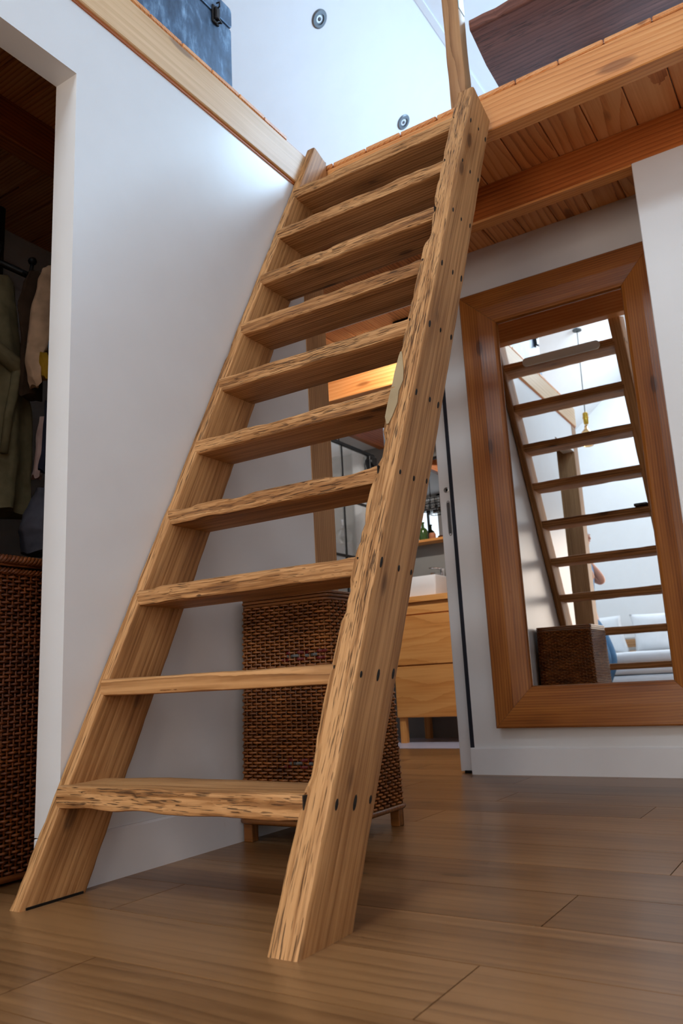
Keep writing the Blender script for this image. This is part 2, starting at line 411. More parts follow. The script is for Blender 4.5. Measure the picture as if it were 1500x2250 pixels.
skylight(5, -1.4, -.5, -2.3, -1.1, 'roof window in the flat ceiling above the bed')
w = empty('window_3', (-.35, YR, .08)); struct(w, 'added tall window in the rear wall, unseen, holding the warm fill light')  # window added out of view to house the warm fill
for a in ((-1.1, .4, .08, .14), (-1.1, .4, 2.06, 2.12), (-1.1, -1.04, .14, 2.06), (.34, .4, .14, 2.06), (-.38, -.32, .14, 2.06)):
    reparent(box('window_frame', a[0], a[1], YR - .09, YR - .02, a[2], a[3], TRIM), w)
for a in ((-1.04, -.38), (-.32, .34)):
    reparent(box('pane', a[0], a[1], YR - .06, YR - .05, .14, 2.06, PANE), w)

# ---- loft structure
struct(box('trim_beam_left', XW - .07, XW + .012, .60, YM - .03, 2.318, ZB, w_pale('y'), c=.003), 'pale pine edge beam above the left wall')
struct(box('trim_strip_left', XW - .07, XW + .004, .60, YM - .06, 2.308, 2.318, w_joist('y')), 'thin dark wood strip under the pale edge beam')
struct(box('trim_beam_front', XW - .07, XR, YM, YM + .065, 2.329, ZB, w_fascia('x'), c=.004), 'orange pine edge beam of the loft behind the ladder top')
struct(box('trim_beam_middle', -3.2, XR, 2.93, 2.985, 2.318, ZB, w_joist('x'), c=.003), 'dark pine joist under the loft boards')
struct(box('trim_lit_underside', -3.2, -.446, 2.932, 2.996, 2.308, 2.318, w_fascia('x'), c=.002), 'pale strip painted as the lit underside of the dark joist')  # pale strip stands for the joist underside lit by floor bounce
struct(box('trim_beam_bathroom', -3.0, -.95, 4.36, 4.43, 2.318, ZB, w_fascia('x'), c=.003), 'pine joist under the bathroom ceiling boards')
fl = struct(MB().box(-3.2, XW - .06, .60, 2.40, ZF - .001, ZF + .002).box(XW - .06, XR, 2.46, 5.4, ZF - .001, ZF + .002).build('floor_loft', plain('neutral_bounce_layer', (.62, .64, .67, 1), .5)), 'pine board floor of the loft with an added pale bounce layer')  # unseen pale top layer, added to keep bounce onto the ceiling cool
BW = .155
x = -.558 - BW * 25
while x < XR - .02:
    a, b = max(x, -4.2), min(x + BW, XR)
    y0 = YM - .002 + random.uniform(-.002, .002)
    if b > -4.15: box('loft_board', a + .0016, b - .0016, y0, 5.4, ZB, ZF, w_board('y'), fl, c=.004)
    x += BW
y = 1.49 - .1425 * 6
while y < YM - .05:
    b = min(y + .1425, YM - .004)
    x1 = XW + .0135 + random.uniform(-.0015, .0015)
    if b > YM - .12: x1 = XW - .0
    box('loft_board', -3.2, x1, y + .0008, b - .0008, ZB, ZF, w_board('x'), fl, c=.004)
    y += .1425
struct(box('trim_closet_joist', -2.26, -2.19, .60, 2.2, 2.318, ZB, w_joist('y'), c=.003), 'dark joist across the closet ceiling')
struct(box('trim_post_corner', XW - .10, XW + .002, 2.286, 2.425, 0, 2.314, w_post('z'), c=.003), 'oak corner post behind the ladder where the left wall ends')
struct(box('trim_post_closet', XW - .28, XW + .002, .60, .72, 0, 2.308, w_post('z'), c=.003), 'oak post at the closet opening seen in the mirror')

# ---- bathroom shell
GREY = plain('grey_tile', (.26, .25, .235, 1), .45, bump=.05, bscale=80, var=.06)
struct(plate('wall_bathroom', 'y', 5.4, 5.45, [-4.2, -.9], [0, 2.27], set(), GREY), 'grey rear wall of the bathroom')
struct(box('floor_bathroom', -4.2, -.95, 4.602, 5.4, -.012, .002, plain('lilac_tile', lin(186, 188, 212), .35, var=.04)), 'pale lilac tiled floor under the vanity')
struct(box('wall_bathroom_side', -.95, -.9, 3.52, 5.4, 0, ZB, WHITE), 'white side wall of the bathroom')
struct(box('wall_bathroom_west', -4.25, -4.2, 3.4, 5.4, 0, ZB, GREY), 'grey side wall of the shower')
struct(box('ceiling_shower', -4.2, -3.0, 3.52, 5.4, 2.27, ZB, CEIL), 'white lowered ceiling over the shower')
struct(box('trim_shower_edge', -3.0, -2.955, 3.52, 5.4, 2.25, ZB, w_joist('y')), 'brown board edging the lowered shower ceiling')
struct(box('trim_bathroom_column', -3.225, -3.155, 5.33, 5.4, 0, 2.27, TRIM), 'white pipe casing on the bathroom wall')
w = empty('window_4', (-3.4, YB + .1, 1.2)); struct(w, 'bathroom window with black glazing bars')
reparent(box('pane', -3.75, -3.05, YB + .09, YB + .095, 1.2, 2.13, plain('bath_pane', (.8, .85, .9, 1), .3, emit=(.80, .90, 1.0, 1.6))), w)
for xx in (-3.75, -3.52, -3.29, -3.07): reparent(box('glazing_bar', xx, xx + .02, YB + .098, YB + .125, 1.2, 2.13, BLACK), w)
for zz in (1.2, 1.5, 1.8, 2.11): reparent(box('glazing_bar', -3.75, -3.05, YB + .098, YB + .122, zz, zz + .02, BLACK), w)

# ================================================================== LADDER STAIR
KS, Y0F = .494, 1.100
NS = math.sqrt(1 + KS * KS)
e1 = Vector((0, KS, 1)) / NS; e2 = Vector((0, 1, -KS)) / NS
lad = empty('ladder_stair', (-1.18, 1.2, 0))
tag(lad, 'steep open-tread ladder stair of worn reclaimed pine leaning on the loft edge', 'stairs')
DEP = .152
def stringer(x0, x1, y0f, ztop, ycut, seed, rough_front):
    """x0..x1 thickness; front edge line y = y0f + KS z ; local x runs up the slope"""
    th = x1 - x0
    o = Vector((x1, y0f, 0))
    # local: x = e1, y = e2, z = -X   (right handed)
    R = Matrix(((0, 0, -1, o.x), (e1.y, e2.y, 0, o.y), (e1.z, e2.z, 0, o.z), (0, 0, 0, 1)))
    N = 110
    base = rrect(DEP, th, .007, 2, 5)
    rings = []
    for i in range(N + 1):
        t = i / N; ring = []
        for (u, wv) in base:
            dd = u + DEP / 2; ww = wv + th / 2
            s_low = KS * dd
            s_top = ztop * NS + .10 * dd
            s = s_low + (s_top - s_low) * t
            lim = (ycut - y0f) * NS - KS * s
            d2 = min(dd, max(lim, .02))
            nz = noise.noise(Vector((s * 5.5, seed, ww * 20)))
            nf = noise.noise(Vector((s * 22, seed + 5, ww * 45)))
            ng = noise.noise(Vector((s * 60, seed + 9, ww * 90)))
            if dd < .02:      # front face, weathered
                d2 += rough_front * (.002 + .0022 * nz + .0016 * nf + .001 * ng)
                cut = noise.noise(Vector((s * 7.0, seed + 21, 0))) * .7 + .3 * noise.noise(Vector((s * 24.0, seed + 2, 0)))
                if 1.10 < s < 1.40: cut = min(cut, .0)
                if ww > th * .72: d2 += rough_front * max(0, cut - .1) * .022     # inner arris eaten away
                if ww > th * .72: ww -= rough_front * (max(0, cut - .05) * .016 + .0015 * abs(nf))
                if ww < th * .2: ww += .0015 * nf
            else:
                ww += .0012 * nz * (1 if dd < DEP * .9 else 2)
                if dd > DEP * .95: d2 += .004 * nz + .002 * nf if d2 == dd else 0
            ring.append((s, d2, ww))
        rings.append(ring)
    ob = MB().loft(rings).build('stringer', w_stringer('x'), None, True, 38)
    ob.data.materials.append(w_rough('x'))
    for p in ob.data.polygons:
        n = p.normal
        if n.y < -.75: p.material_index = 1
    ob.matrix_world = R
    ob.parent = lad; ob.matrix_parent_inverse = Matrix.Translation(lad.location).inverted()
    return ob
str_l = stringer(-1.551, -1.512, 1.103, 2.515, 2.425, 3.1, .45)
str_r = stringer(-.872, -.809, 1.090, 2.395, 2.418, 8.7, 1.0)
reparent(box('rubber_pad', -1.549, -1.509, 1.118, 1.262, 0, .005, BLACK), lad)
str_r['label'] = 'right stringer with nail holes and an eaten-away front edge'
# treads
ZT = lambda i: .2243 * i + .010
for i in range(1, 11):
    th = {1: .050, 2: .040}.get(i, .045)
    zt = ZT(i); zb = zt - th; yf = Y0F + KS * (zt - .02) - .004 - (.008 if i == 1 else 0)
    dep = .160
    L0, L1 = -1.522, -.862
    N = 60; base = rrect(dep, th, .008, 2, 4); rings = []
    rf = {1: 1.0, 3: 1.1, 4: 1.3, 5: 1.1, 2: .35, 6: .7}.get(i, .8)
    for q in range(N + 1):
        x = L0 + (L1 - L0) * q / N; ring = []
        for (u, wv) in base:
            yy, zz = yf + dep / 2 + u, zb + th / 2 + wv
            nz = noise.noise(Vector((x * 7, i * 3.3, wv * 30))); nf = noise.noise(Vector((x * 30, i * 5.1, wv * 60)))
            n2 = noise.noise(Vector((x * 9, i * 7.7, 4.0)))
            if u < -dep * .42:
                yy += rf * (.004 * nz + .0025 * nf + .001)
                if wv > th * .3: zz -= rf * max(0, n2) * .012 + rf * .0012 * abs(nf)
                if wv < -th * .3: zz += rf * max(0, -n2) * .007
            elif u > dep * .42: 
                if wv > th * .3: zz -= max(0, nz) * .006
            if i == 1 and wv > th * .3: zz += .003 * noise.noise(Vector((x * 5, u * 9, 1.0)))
            ring.append((x, yy, zz))
        rings.append(ring)
    tr = MB().loft(rings).build('tread', w_ladder('x'), None, True, 38)
    tr.data.materials.append(w_rough('x'))
    if i != 2:
        for p in tr.data.polygons:
            if p.normal.y < -.7: p.material_index = 1
    reparent(tr, lad)
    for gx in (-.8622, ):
        gp_ = box('gap_shadow', gx, gx + .0028, yf + .001, yf + .05, zb + .002, zt - .003, DARKGAP); reparent(gp_, lad); gp_['label'] = 'dark sliver painted as gap shadow where the tread is housed in the stringer'  # dark sliver standing for the shade in the housing joint
# nail holes on the outer face of the right stringer
hole_me = MB().lathe([(.0008, .0012), (.0034, .0008), (.0048, .0), (.005, -.002)], (0, 0, 0), 10).build('nail_hole', plain('nail_black', (.008, .006, .005, 1), .8))
hm = hole_me.data; bpy.data.objects.remove(hole_me)
Rm = str_r.matrix_world.copy(); 
for i in range(1, 11):
    z = ZT(i) - .024
    for dy in (.024, .090, .148):
        h = bpy.data.objects.new('nail_hole', hm); COL.objects.link(h)
        yy = 1.090 + KS * z + dy + random.uniform(-.006, .006)
        h.parent = str_r; h.matrix_parent_inverse = Matrix.Identity(4)
        wpos = Vector((-.8085, yy, z + random.uniform(-.006, .006)))
        lw = bpy.context.evaluated_depsgraph_get() if 0 else None
        o = Vector((-.809, 1.090, 0)); dv = wpos - o
        h.location = (dv.dot(e1), dv.dot(e2), -dv.x)
        h.rotation_euler = (math.pi, 0, 0)
        s = random.uniform(.95, 1.4); h.scale = (s * random.uniform(1.4, 2.3), s * .75, 1)
# pale filler patch on the eaten inner arris of the right stringer
prof = [(1.135, .046, .052), (1.16, .040, .061), (1.20, .034, .062), (1.24, .037, .062), (1.275, .031, .061), (1.31, .036, .062), (1.34, .043, .061), (1.37, .050, .060), (1.385, .054, .058)]
rings = []
for s_, w0, w1 in prof:
    nn = .0012 * noise.noise(Vector((s_ * 40, 3, 2)))
    rings.append([(s_, -.0012 + nn, w0 + (w1 - w0) * q / 5 + (.002 * noise.noise(Vector((s_ * 60, q, 1))) if q in (0,) else 0)) for q in range(6)] + [(s_, .008, w1 - .001), (s_, .008, w0 + .001)])
fp_ = MB().loft(rings).build('filler_patch', plain('grey_mortar', lin(164, 142, 108), .9, bump=.7, bscale=160, var=.14), None, True, 40)
fp_.parent = str_r; fp_['label'] = 'pale grey mortar-like patch on the worn stringer edge'
# ---- frosted strip and small black device on the treads (seen in the mirror)
fpz = MB().prism([(-1.165 + u, 2.226 + w_) for u, w_ in rrect(.45, .052, .022, 5)], 'y', 2.374, 2.382).build('frosted_strip', plain('frosted_acrylic', (.66, .72, .70, 1), .5), None)
tag(fpz, 'long rounded frosted strip fixed behind the top tread', 'strip')
fd = MB().prism([(-.91 + u, 1.88 + w_) for u, w_ in rrect(.075, .15, .012, 4)], 'z', ZT(6) + .001, ZT(6) + .012).build('pocket_device', plain('black_plastic', (.01, .01, .012, 1), .3))
tag(fd, 'small flat black device lying on the sixth tread', 'device')

# ================================================================== FRAMED MIRROR
MX0, MX1, MZ0, MZ1 = -1.367, -.455, .198, 2.213
FWD = .172
mir = empty('framed_mirror', ((MX0 + MX1) / 2, 3.352, MZ0)); tag(mir, 'tall mirror in a wide honey-brown pine frame on the far wall', 'mirror')
mrot = Matrix.Rotation(math.atan(.0125), 4, 'Z')
cxm = (MX0 + MX1) / 2
def frame_piece(name, quad_o, quad_i, axis):
    """four outline points: outer a,b and inner b,a (x,z); sloped profile: thick outside, thinner towards the glass, rounded inner lip"""
    (ax, az), (bx, bz) = quad_o; (cx_, cz), (dx, dz) = quad_i
    prof = [(0, .0), (0, .040), (.035, .046), (.5, .042), (.9, .032), (.97, .026), (1.0, .014), (1.0, 0)]
    r1 = [(ax + (dx - ax) * f, -y, az + (dz - az) * f) for f, y in prof]
    r2 = [(bx + (cx_ - bx) * f, -y, bz + (cz - bz) * f) for f, y in prof]
    o = MB().loft([r1, r2]).build(name, w_frame(axis), None)
    o.matrix_world = Matrix.Translation((cxm, 3.386, 0)) @ mrot
    o.parent = mir; o.matrix_parent_inverse = Matrix.Translation(mir.location).inverted()
    return o
hw = (MX1 - MX0) / 2; g = .0006
frame_piece('frame_stile', ((-hw, MZ0 + g), (-hw, MZ1 - g)), ((-hw + FWD, MZ1 - FWD - g), (-hw + FWD, MZ0 + FWD + g)), 'z')
frame_piece('frame_stile', ((hw, MZ0 + g), (hw, MZ1 - g)), ((hw - FWD, MZ1 - FWD - g), (hw - FWD, MZ0 + FWD + g)), 'z')
frame_piece('frame_rail', ((-hw + g, MZ1), (hw - g, MZ1)), ((hw - FWD - g, MZ1 - FWD), (-hw + FWD + g, MZ1 - FWD)), 'x')
frame_piece('frame_rail', ((-hw + g, MZ0), (hw - g, MZ0)), ((hw - FWD - g, MZ0 + FWD), (-hw + FWD + g, MZ0 + FWD)), 'x')
gl = box('mirror_glass', -hw + FWD - .01, hw - FWD + .01, -.011, -.006, MZ0 + FWD - .01, MZ1 - FWD + .01, plain('silvered_glass', (.93, .945, .94, 1), .005, 1.0))
gl.matrix_world = Matrix.Translation((cxm, 3.386, 0)) @ mrot; gl.parent = mir; gl.matrix_parent_inverse = Matrix.Translation(mir.location).inverted()

# ================================================================== WICKER HAMPERS
def wicker_mat(name, a, b, c):
    t = NT(name); tc = t.add('ShaderNodeTexCoord')
    n1 = t.noise(t.vmath('MULTIPLY', tc.outputs['Object'], (14, 14, 90)), 1, 4); n2 = t.noise(tc.outputs['Object'], 7, 3)
    f = t.math('ADD', t.math('MULTIPLY', n1, .75), t.math('MULTIPLY', n2, .35))
    t.l(t.ramp(f, [(.3, c), (.52, b), (.75, a)]), t.p.inputs['Base Color']); t.p.inputs['Roughness'].default_value = .42
    return t.m
def perim(x0, x1, y0, y1, r, step):
    """points and outward normals round a rounded rectangle"""
    path = []
    w, h = x1 - x0, y1 - y0
    cor = [(x1 - r, y0 + r, -90), (x1 - r, y1 - r, 0), (x0 + r, y1 - r, 90), (x0 + r, y0 + r, 180)]
    segs = []
    for i, (cx, cy, a) in enumerate(cor):
        segs.append(('a', cx, cy, a)); n = cor[(i + 1) % 4]
        p = (cx + r * math.cos(math.radians(a + 90)), cy + r * math.sin(math.radians(a + 90)))
        q = (n[0] + r * math.cos(math.radians(n[2])), n[1] + r * math.sin(math.radians(n[2])))
        segs.append(('l', p, q))
    total = 2 * (w - 2 * r) + 2 * (h - 2 * r) + 2 * math.pi * r
    n = int(round(total / step / 2)) * 2
    def at(s):
        s %= total
        for sg in segs:
            if sg[0] == 'a':
                L = math.pi * r / 2
                if s <= L:
                    a = math.radians(sg[3] + 90 * s / L); return (sg[1] + r * math.cos(a), sg[2] + r * math.sin(a), math.cos(a), math.sin(a))
            else:
                dx, dy = sg[2][0] - sg[1][0], sg[2][1] - sg[1][1]; L = math.hypot(dx, dy)
                if s <= L: return (sg[1][0] + dx * s / L, sg[1][1] + dy * s / L, dy / L, -dx / L)
            s -= L
        return at(0)
    return total, n, at
def hamper(name, label, x0, x1, y0, y1, z0, z1, mat, rim_mat, taper, rows, step, accents=None, legs=True, lid='flat', leg_mat=None):
    root = empty(name, ((x0 + x1) / 2, (y0 + y1) / 2, 0)); tag(root, label, 'hamper')
    core = MB().box(x0 + .012, x1 - .012, y0 + .012, y1 - .012, z0 + .01, z1 - .01).build('inner_liner', plain('basket_dark', (.012, .006, .003, 1), .9)); reparent(core, root)
    total, n, at = perim(x0, x1, y0, y1, .022, step)
    cxx, cyy = (x0 + x1) / 2, (y0 + y1) / 2
    def flare(z): return 1 + taper * (1 - (z - z0) / (z1 - z0))
    SEG = 6
    wv = MB(); ac = {}
    rh = (z1 - z0) / rows
    for r in range(rows):
        zc = z0 + rh * (r + .5); fl_ = flare(zc); ph = math.pi * (r % 2)
        pts = []
        m = int(total / .034 * 8)
        for q in range(m):
            s = total * q / m; X, Y, nx, ny = at(s)
            a = .0042 * math.sin(2 * math.pi * q / 8 + ph) + .0006 * noise.noise(Vector((q * .31, r, 0)))
            zz = zc + .0011 * noise.noise(Vector((q * .12, r * 3.1, 7)))
            pts.append(((cxx + (X - cxx) * fl_ + nx * a), (cyy + (Y - cyy) * fl_ + ny * a), zz, nx, ny))
        b = len(wv.v); hw_, ht = .0026, rh * .43
        def ring(v, P):
            X, Y, zz, nx, ny = P
            v += [(X + nx * hw_, Y + ny * hw_, zz), (X, Y, zz + ht), (X - nx * hw_, Y - ny * hw_, zz), (X, Y, zz - ht)]
        for P in pts: ring(wv.v, P)
        for q in range(m):
            q2 = (q + 1) % m
            for k_ in range(4):
                wv.f.append((b + q * 4 + k_, b + q * 4 + (k_ + 1) % 4, b + q2 * 4 + (k_ + 1) % 4, b + q2 * 4 + k_))
        if accents and r in accents:
            colr, frac = accents[r]
            for q in range(m):
                X, Y, nx, ny = at(total * q / m)
                f_ = (X - x0) / (x1 - x0)
                if ny < -.9 and any(abs(f_ - fc) < hwid for fc, hwid in frac):
                    A = ac.setdefault(colr, MB()); bb = len(A.v)
                    for P in (pts[q], pts[(q + 1) % m]):
                        X_, Y_, zz, nx_, ny_ = P
                        A.v += [(X_ + nx_ * (hw_ + .0006), Y_ + ny_ * (hw_ + .0006), zz), (X_ + nx_ * .0006, Y_ + ny_ * .0006, zz + ht * 1.02), (X_, Y_, zz - ht * 1.02)]
                    A.f += [(bb, bb + 1, bb + 4, bb + 3), (bb, bb + 3, bb + 5, bb + 2)]
    wo = wv.build('weave', mat, None, True); tag(wo, kind='stuff'); reparent(wo, root)
    for colr, A in ac.items():
        o = A.build('accent_strand', plain('accent_' + colr, {'red': lin(96, 18, 14), 'grey': lin(84, 84, 82)}[colr], .5), None, True); tag(o, 'dyed %s strands' % colr, kind='stuff'); reparent(o, root)
    st = MB(); ns = int(total / .017)
    for q in range(ns):
        X, Y, nx, ny = at(total * (q + .5) / ns)
        f0, f1 = flare(z0), flare(z1)
        st.tube([(cxx + (X - cxx) * f0, cyy + (Y - cyy) * f0, z0), (cxx + (X - cxx) * f1, cyy + (Y - cyy) * f1, z1)],   .0026, 5)
    so = st.build('stakes', rim_mat, None, True); tag(so, kind='stuff'); reparent(so, root)
    def ring_tube(z, rr, out=0.0, f=None, nm='rim', twist=False):
        f = f or flare(min(max(z, z0), z1)); pts = []
        m = 160 if twist else 72
        m_ = MB()
        if not twist:
            for q in range(m):
                X, Y, nx, ny = at(total * q / m); pts.append((cxx + (X - cxx) * f + nx * out, cyy + (Y - cyy) * f + ny * out, z))
            m_.tube(pts, rr, 8, closed=True)
        else:
            for s_ in (0, 1, 2):
                pts = []
                for q in range(m * 3):
                    X, Y, nx, ny = at(total * q / (m * 3)); a = 2 * math.pi * (q / 9.0 + s_ / 3)
                    pts.append((cxx + (X - cxx) * f + nx * (out + rr * .6 * math.cos(a)), cyy + (Y - cyy) * f + ny * (out + rr * .6 * math.cos(a)), z + rr * .6 * math.sin(a)))
                m_.tube(pts, rr * .62, 5, closed=True)
        o = m_.build(nm, rim_mat, None, True); reparent(o, root); return o
    ring_tube(z0 + .002, .008, .004, nm='base_rim')
    if lid == 'flat':
        l = empty('lid', (cxx, cyy, z1)); reparent(l, root); l.location = (0, 0, 0); l.matrix_parent_inverse = Matrix.Identity(4)
        for k_, (dz, oo) in enumerate(((.004, .003), (.0135, .005), (.023, .004))):
            pr = rrect((x1 - x0) + 2 * oo, (y1 - y0) + 2 * oo, .024, 4)
            o = MB().prism([(u, w_) for u, w_ in pr], 'z', z1 + dz - .0042, z1 + dz + .0042).build('lid_band', rim_mat, l)
            bv = o.modifiers.new('bevel', 'BEVEL'); bv.width = .0025; bv.segments = 2
    else:
        ring_tube(z1 + .002, .007, .004, nm='rim', twist=True)
        l = MB().loft([[(u, w_, z1 + zz) for u, w_ in rrect((x1 - x0) * f, (y1 - y0) * f, .03 * f, 4)] for zz, f in ((.014, 1.03), (.028, 1.04), (.04, 1.0), (.055, .7), (.058, .3))]).build('lid', mat, None, True, 60)
        l.location = (cxx, cyy, 0); reparent(l, root)
        ring_tube(z1 + .030, .010, .010, nm='lid_rim', twist=True)
    if legs:
        f0 = flare(z0)
        for sx in (x0 + .018, x1 - .018):
            for sy in (y0 + .018, y1 - .018):
                X, Y = cxx + (sx - cxx) * f0, cyy + (sy - cyy) * f0
                reparent(box('leg', X - .015, X + .015, Y - .015, Y + .015, 0, z0 + .012, leg_mat or rim_mat, c=.002), root)
    return root
WK1 = wicker_mat('wicker_brown', lin(172, 106, 48), lin(126, 72, 28), lin(56, 29, 9))
WK2 = wicker_mat('wicker_dark', lin(150, 84, 38), lin(108, 56, 24), lin(44, 20, 8))
RIM1 = wood('rattan_rim', 'x', lin(138, 86, 40), lin(106, 62, 26), lin(64, 34, 12), ring=20, rough=.35, knot=.02)
rowsA = 66
acc = {}
for base_r, red in ((49, True), (17, False)):
    acc[base_r + 1] = ('red', [(.72, .06), (.92, .05), (.55, .03)])
    acc[base_r] = ('grey', [(.60, .07), (.80, .06)])
    acc[base_r - 1] = ('red', [(.70, .06), (.90, .05), (.52, .04)])
hamper('wicker_hamper', 'brown wicker hamper with short legs standing behind the ladder', -1.530, -1.222, 1.845, 2.195, .055, .652, WK1, RIM1, .055, rowsA, .0118, acc)
hamper('wicker_hamper', 'dark wicker hamper with braided lid rim inside the closet opening', -2.16, -1.755, .86, 1.345, .012, .735, WK2, WK2, .0, 80, .012, None, legs=False, lid='braid')

# ================================================================== CLOSET CLOTHES
def cloth_mat(name, col, w=.2, fine=500):
    return plain(name, col, .92, bump=.5, bscale=fine, var=w, spec=.15)
def garment(name, label, cat, X, rows, col, depth=.10, folds=5, seed=0, group=None):
    """rows: (z, y_left, y_right) from top to bottom; closed folded body around x = X"""
    rings = []; m = 40
    # densify rows
    rr = []
    for (a, b) in zip(rows, rows[1:]):
        for q in range(5):
            f = q / 5; f2 = f * f * (3 - 2 * f)
            rr.append(tuple(a[i] + (b[i] - a[i]) * (f if i == 0 else f2) for i in range(3)))
    rr.append(rows[-1])
    z0, z1 = rr[0][0], rr[-1][0]
    for (z, yl, yr) in rr:
        t = (z0 - z) / max(z0 - z1, 1e-6); ring = []
        dp = depth * (.45 + .55 * min(1, t * 3))
        for k_ in range(m):
            a = 2 * math.pi * k_ / m
            cy, hy = (yl + yr) / 2, (yr - yl) / 2
            fold = 1 + (.10 + .22 * t) * math.sin(folds * a + seed + 1.5 * noise.noise(Vector((z * 4, seed, 0)))) * (.5 + .5 * t)
            px = X + dp / 2 * math.cos(a) * fold + .008 * noise.noise(Vector((a * 1.3, z * 9, seed)))
            py = cy + hy * math.sin(a) * (1 + .05 * math.sin(folds * a + seed + 2)) + .004 * noise.noise(Vector((a, z * 14, seed + 3)))
            ring.append((px, py, z + .006 * math.sin(3 * a + seed) * t))
        rings.append(ring)
    o = MB().loft(rings).build(name, col, None, True, 70)
    return tag(o, label, cat, group)
GR = 'clothes hanging in the closet'
oc = empty('robe', (-2.02, 1.36, .95)); tag(oc, 'olive hooded robe with tied belt hanging at the left of the closet', 'robe', GR)
OL = cloth_mat('olive_cloth', lin(132, 122, 92))
b_ = garment('robe_body', None, None, -2.09, [(1.725, 1.37, 1.40), (1.71, 1.30, 1.43), (1.60, 1.285, 1.445), (1.49, 1.29, 1.455), (1.38, 1.30, 1.475), (1.28, 1.295, 1.505), (1.14, 1.285, 1.51), (1.03, 1.28, 1.508), (.965, 1.28, 1.50)], OL, .12, 7, 1.0); reparent(b_, oc)
bl = MB(); bl.tube([(-2.025, 1.290, 1.47), (-2.015, 1.350, 1.435), (-2.01, 1.400, 1.405), (-2.015, 1.450, 1.41)], [.02, .024, .028, .018], 10)
bl.tube([(-2.01, 1.395, 1.41), (-2.005, 1.410, 1.385), (-2.01, 1.450, 1.36), (-2.02, 1.475, 1.375)], [.02, .026, .024, .012], 10)
bl.tube([(-2.01, 1.400, 1.40), (-2.005, 1.390, 1.34), (-2.01, 1.375, 1.25), (-2.015, 1.368, 1.13)], [.018, .016, .013, .012], 8)
reparent(bl.build('belt', OL, None, True), oc)
garment('jacket', 'dark brown jacket on a black hook in the closet', 'jacket', -1.956, [(1.712, 1.40, 1.44), (1.70, 1.385, 1.49), (1.65, 1.368, 1.50), (1.576, 1.353, 1.48), (1.54, 1.36, 1.46), (1.47, 1.37, 1.44), (1.30, 1.372, 1.45)], cloth_mat('brown_cloth', lin(74, 58, 46)), .03, 4, 2.2, GR)
garment('shirt', 'beige shirt hanging beside the closet jamb', 'shirt', -1.905, [(1.72, 1.42, 1.50), (1.70, 1.40, 1.52), (1.651, 1.384, 1.52), (1.556, 1.364, 1.51), (1.45, 1.358, 1.44), (1.387, 1.355, 1.40), (1.34, 1.368, 1.394), (1.315, 1.380, 1.392)], cloth_mat('beige_cloth', lin(206, 172, 140)), .05, 3, .7, GR)
garment('scarf', 'yellow scarf end hanging below the beige shirt', 'scarf', -1.872, [(1.41, 1.375, 1.40), (1.38, 1.374, 1.405), (1.35, 1.38, 1.408), (1.335, 1.386, 1.407)], cloth_mat('yellow_cloth', lin(168, 130, 36)), .035, 3, .3, GR)
garment('shirt', 'blue shirt hanging next to the closet jamb', 'shirt', -1.825, [(1.62, 1.43, 1.51), (1.60, 1.41, 1.52), (1.569, 1.404, 1.52), (1.492, 1.392, 1.51), (1.412, 1.372, 1.49), (1.337, 1.382, 1.47), (1.281, 1.392, 1.467)], cloth_mat('blue_cloth', lin(52, 108, 158)), .05, 4, 1.9, GR)
garment('trousers', 'navy trousers hanging under the blue shirt', 'trousers', -1.87, [(1.265, 1.392, 1.47), (1.212, 1.398, 1.47), (1.115, 1.394, 1.472), (1.055, 1.384, 1.474)], cloth_mat('navy_cloth', lin(44, 48, 66)), .05, 3, 1.1, GR)
garment('towel', 'pale pink towel edge hanging in the closet', 'towel', -1.90, [(1.225, 1.404, 1.414), (1.143, 1.395, 1.418), (1.073, 1.387, 1.417), (1.040, 1.384, 1.408)], cloth_mat('pink_cloth', lin(190, 164, 156)), .03, 2, .4, GR)
garment('backpack', 'grey denim bag hanging just above the closet hamper', 'bag', -1.90, [(1.01, 1.40, 1.45), (.965, 1.384, 1.47), (.921, 1.364, 1.475), (.887, 1.351, 1.475), (.863, 1.362, 1.47), (.822, 1.372, 1.465)], cloth_mat('denim_grey', lin(96, 98, 110)), .10, 3, 2.7, GR)
rk = empty('coat_rack', (-2.0, 1.42, 1.72)); tag(rk, 'black coat hook rail in the closet', 'hook')
reparent(MB().tube([(-2.03, 1.24, 1.735), (-2.03, 2.16, 1.735)], .011, 10).build('rail', BLACK, None, True), rk)
for yy in (1.30, 1.416, 1.48):
    m_ = MB().tube([(-2.03, yy, 1.735), (-2.0, yy, 1.715), (-1.985, yy, 1.725), (-1.98, yy, 1.75)], .006, 8)
    m_.lathe([(.002, -.014), (.011, -.008), (.014, 0), (.011, .008), (.002, .014)], (-1.98, yy, 1.757), 12)
    reparent(m_.build('hook', BLACK, None, True), rk)
wr = empty('wardrobe', (-2.7, 1.3, 0)); tag(wr, 'dark tall wardrobe at the back of the closet', 'wardrobe')
DK = wood('dark_wardrobe', 'z', lin(46, 34, 28), lin(32, 22, 18), lin(16, 10, 8), ring=20, rough=.5, knot=.02)
reparent(box('body', -2.89, -2.50, .66, 1.66, 0, 2.28, DK, c=.004), wr)
for a in ((.67, 1.155), (1.165, 1.65)):
    dr = box('door', -2.50, -2.478, a[0], a[1], .08, 2.26, DK, c=.003); reparent(dr, wr)
    hd = MB().tube([(-2.46, (a[1] if a[0] < 1 else a[0]) + (-.05 if a[0] < 1 else .05), 1.0), (-2.46, (a[1] if a[0] < 1 else a[0]) + (-.05 if a[0] < 1 else .05), 1.15)], .006, 8).build('handle', STEEL, None, True); hd.parent = dr; 

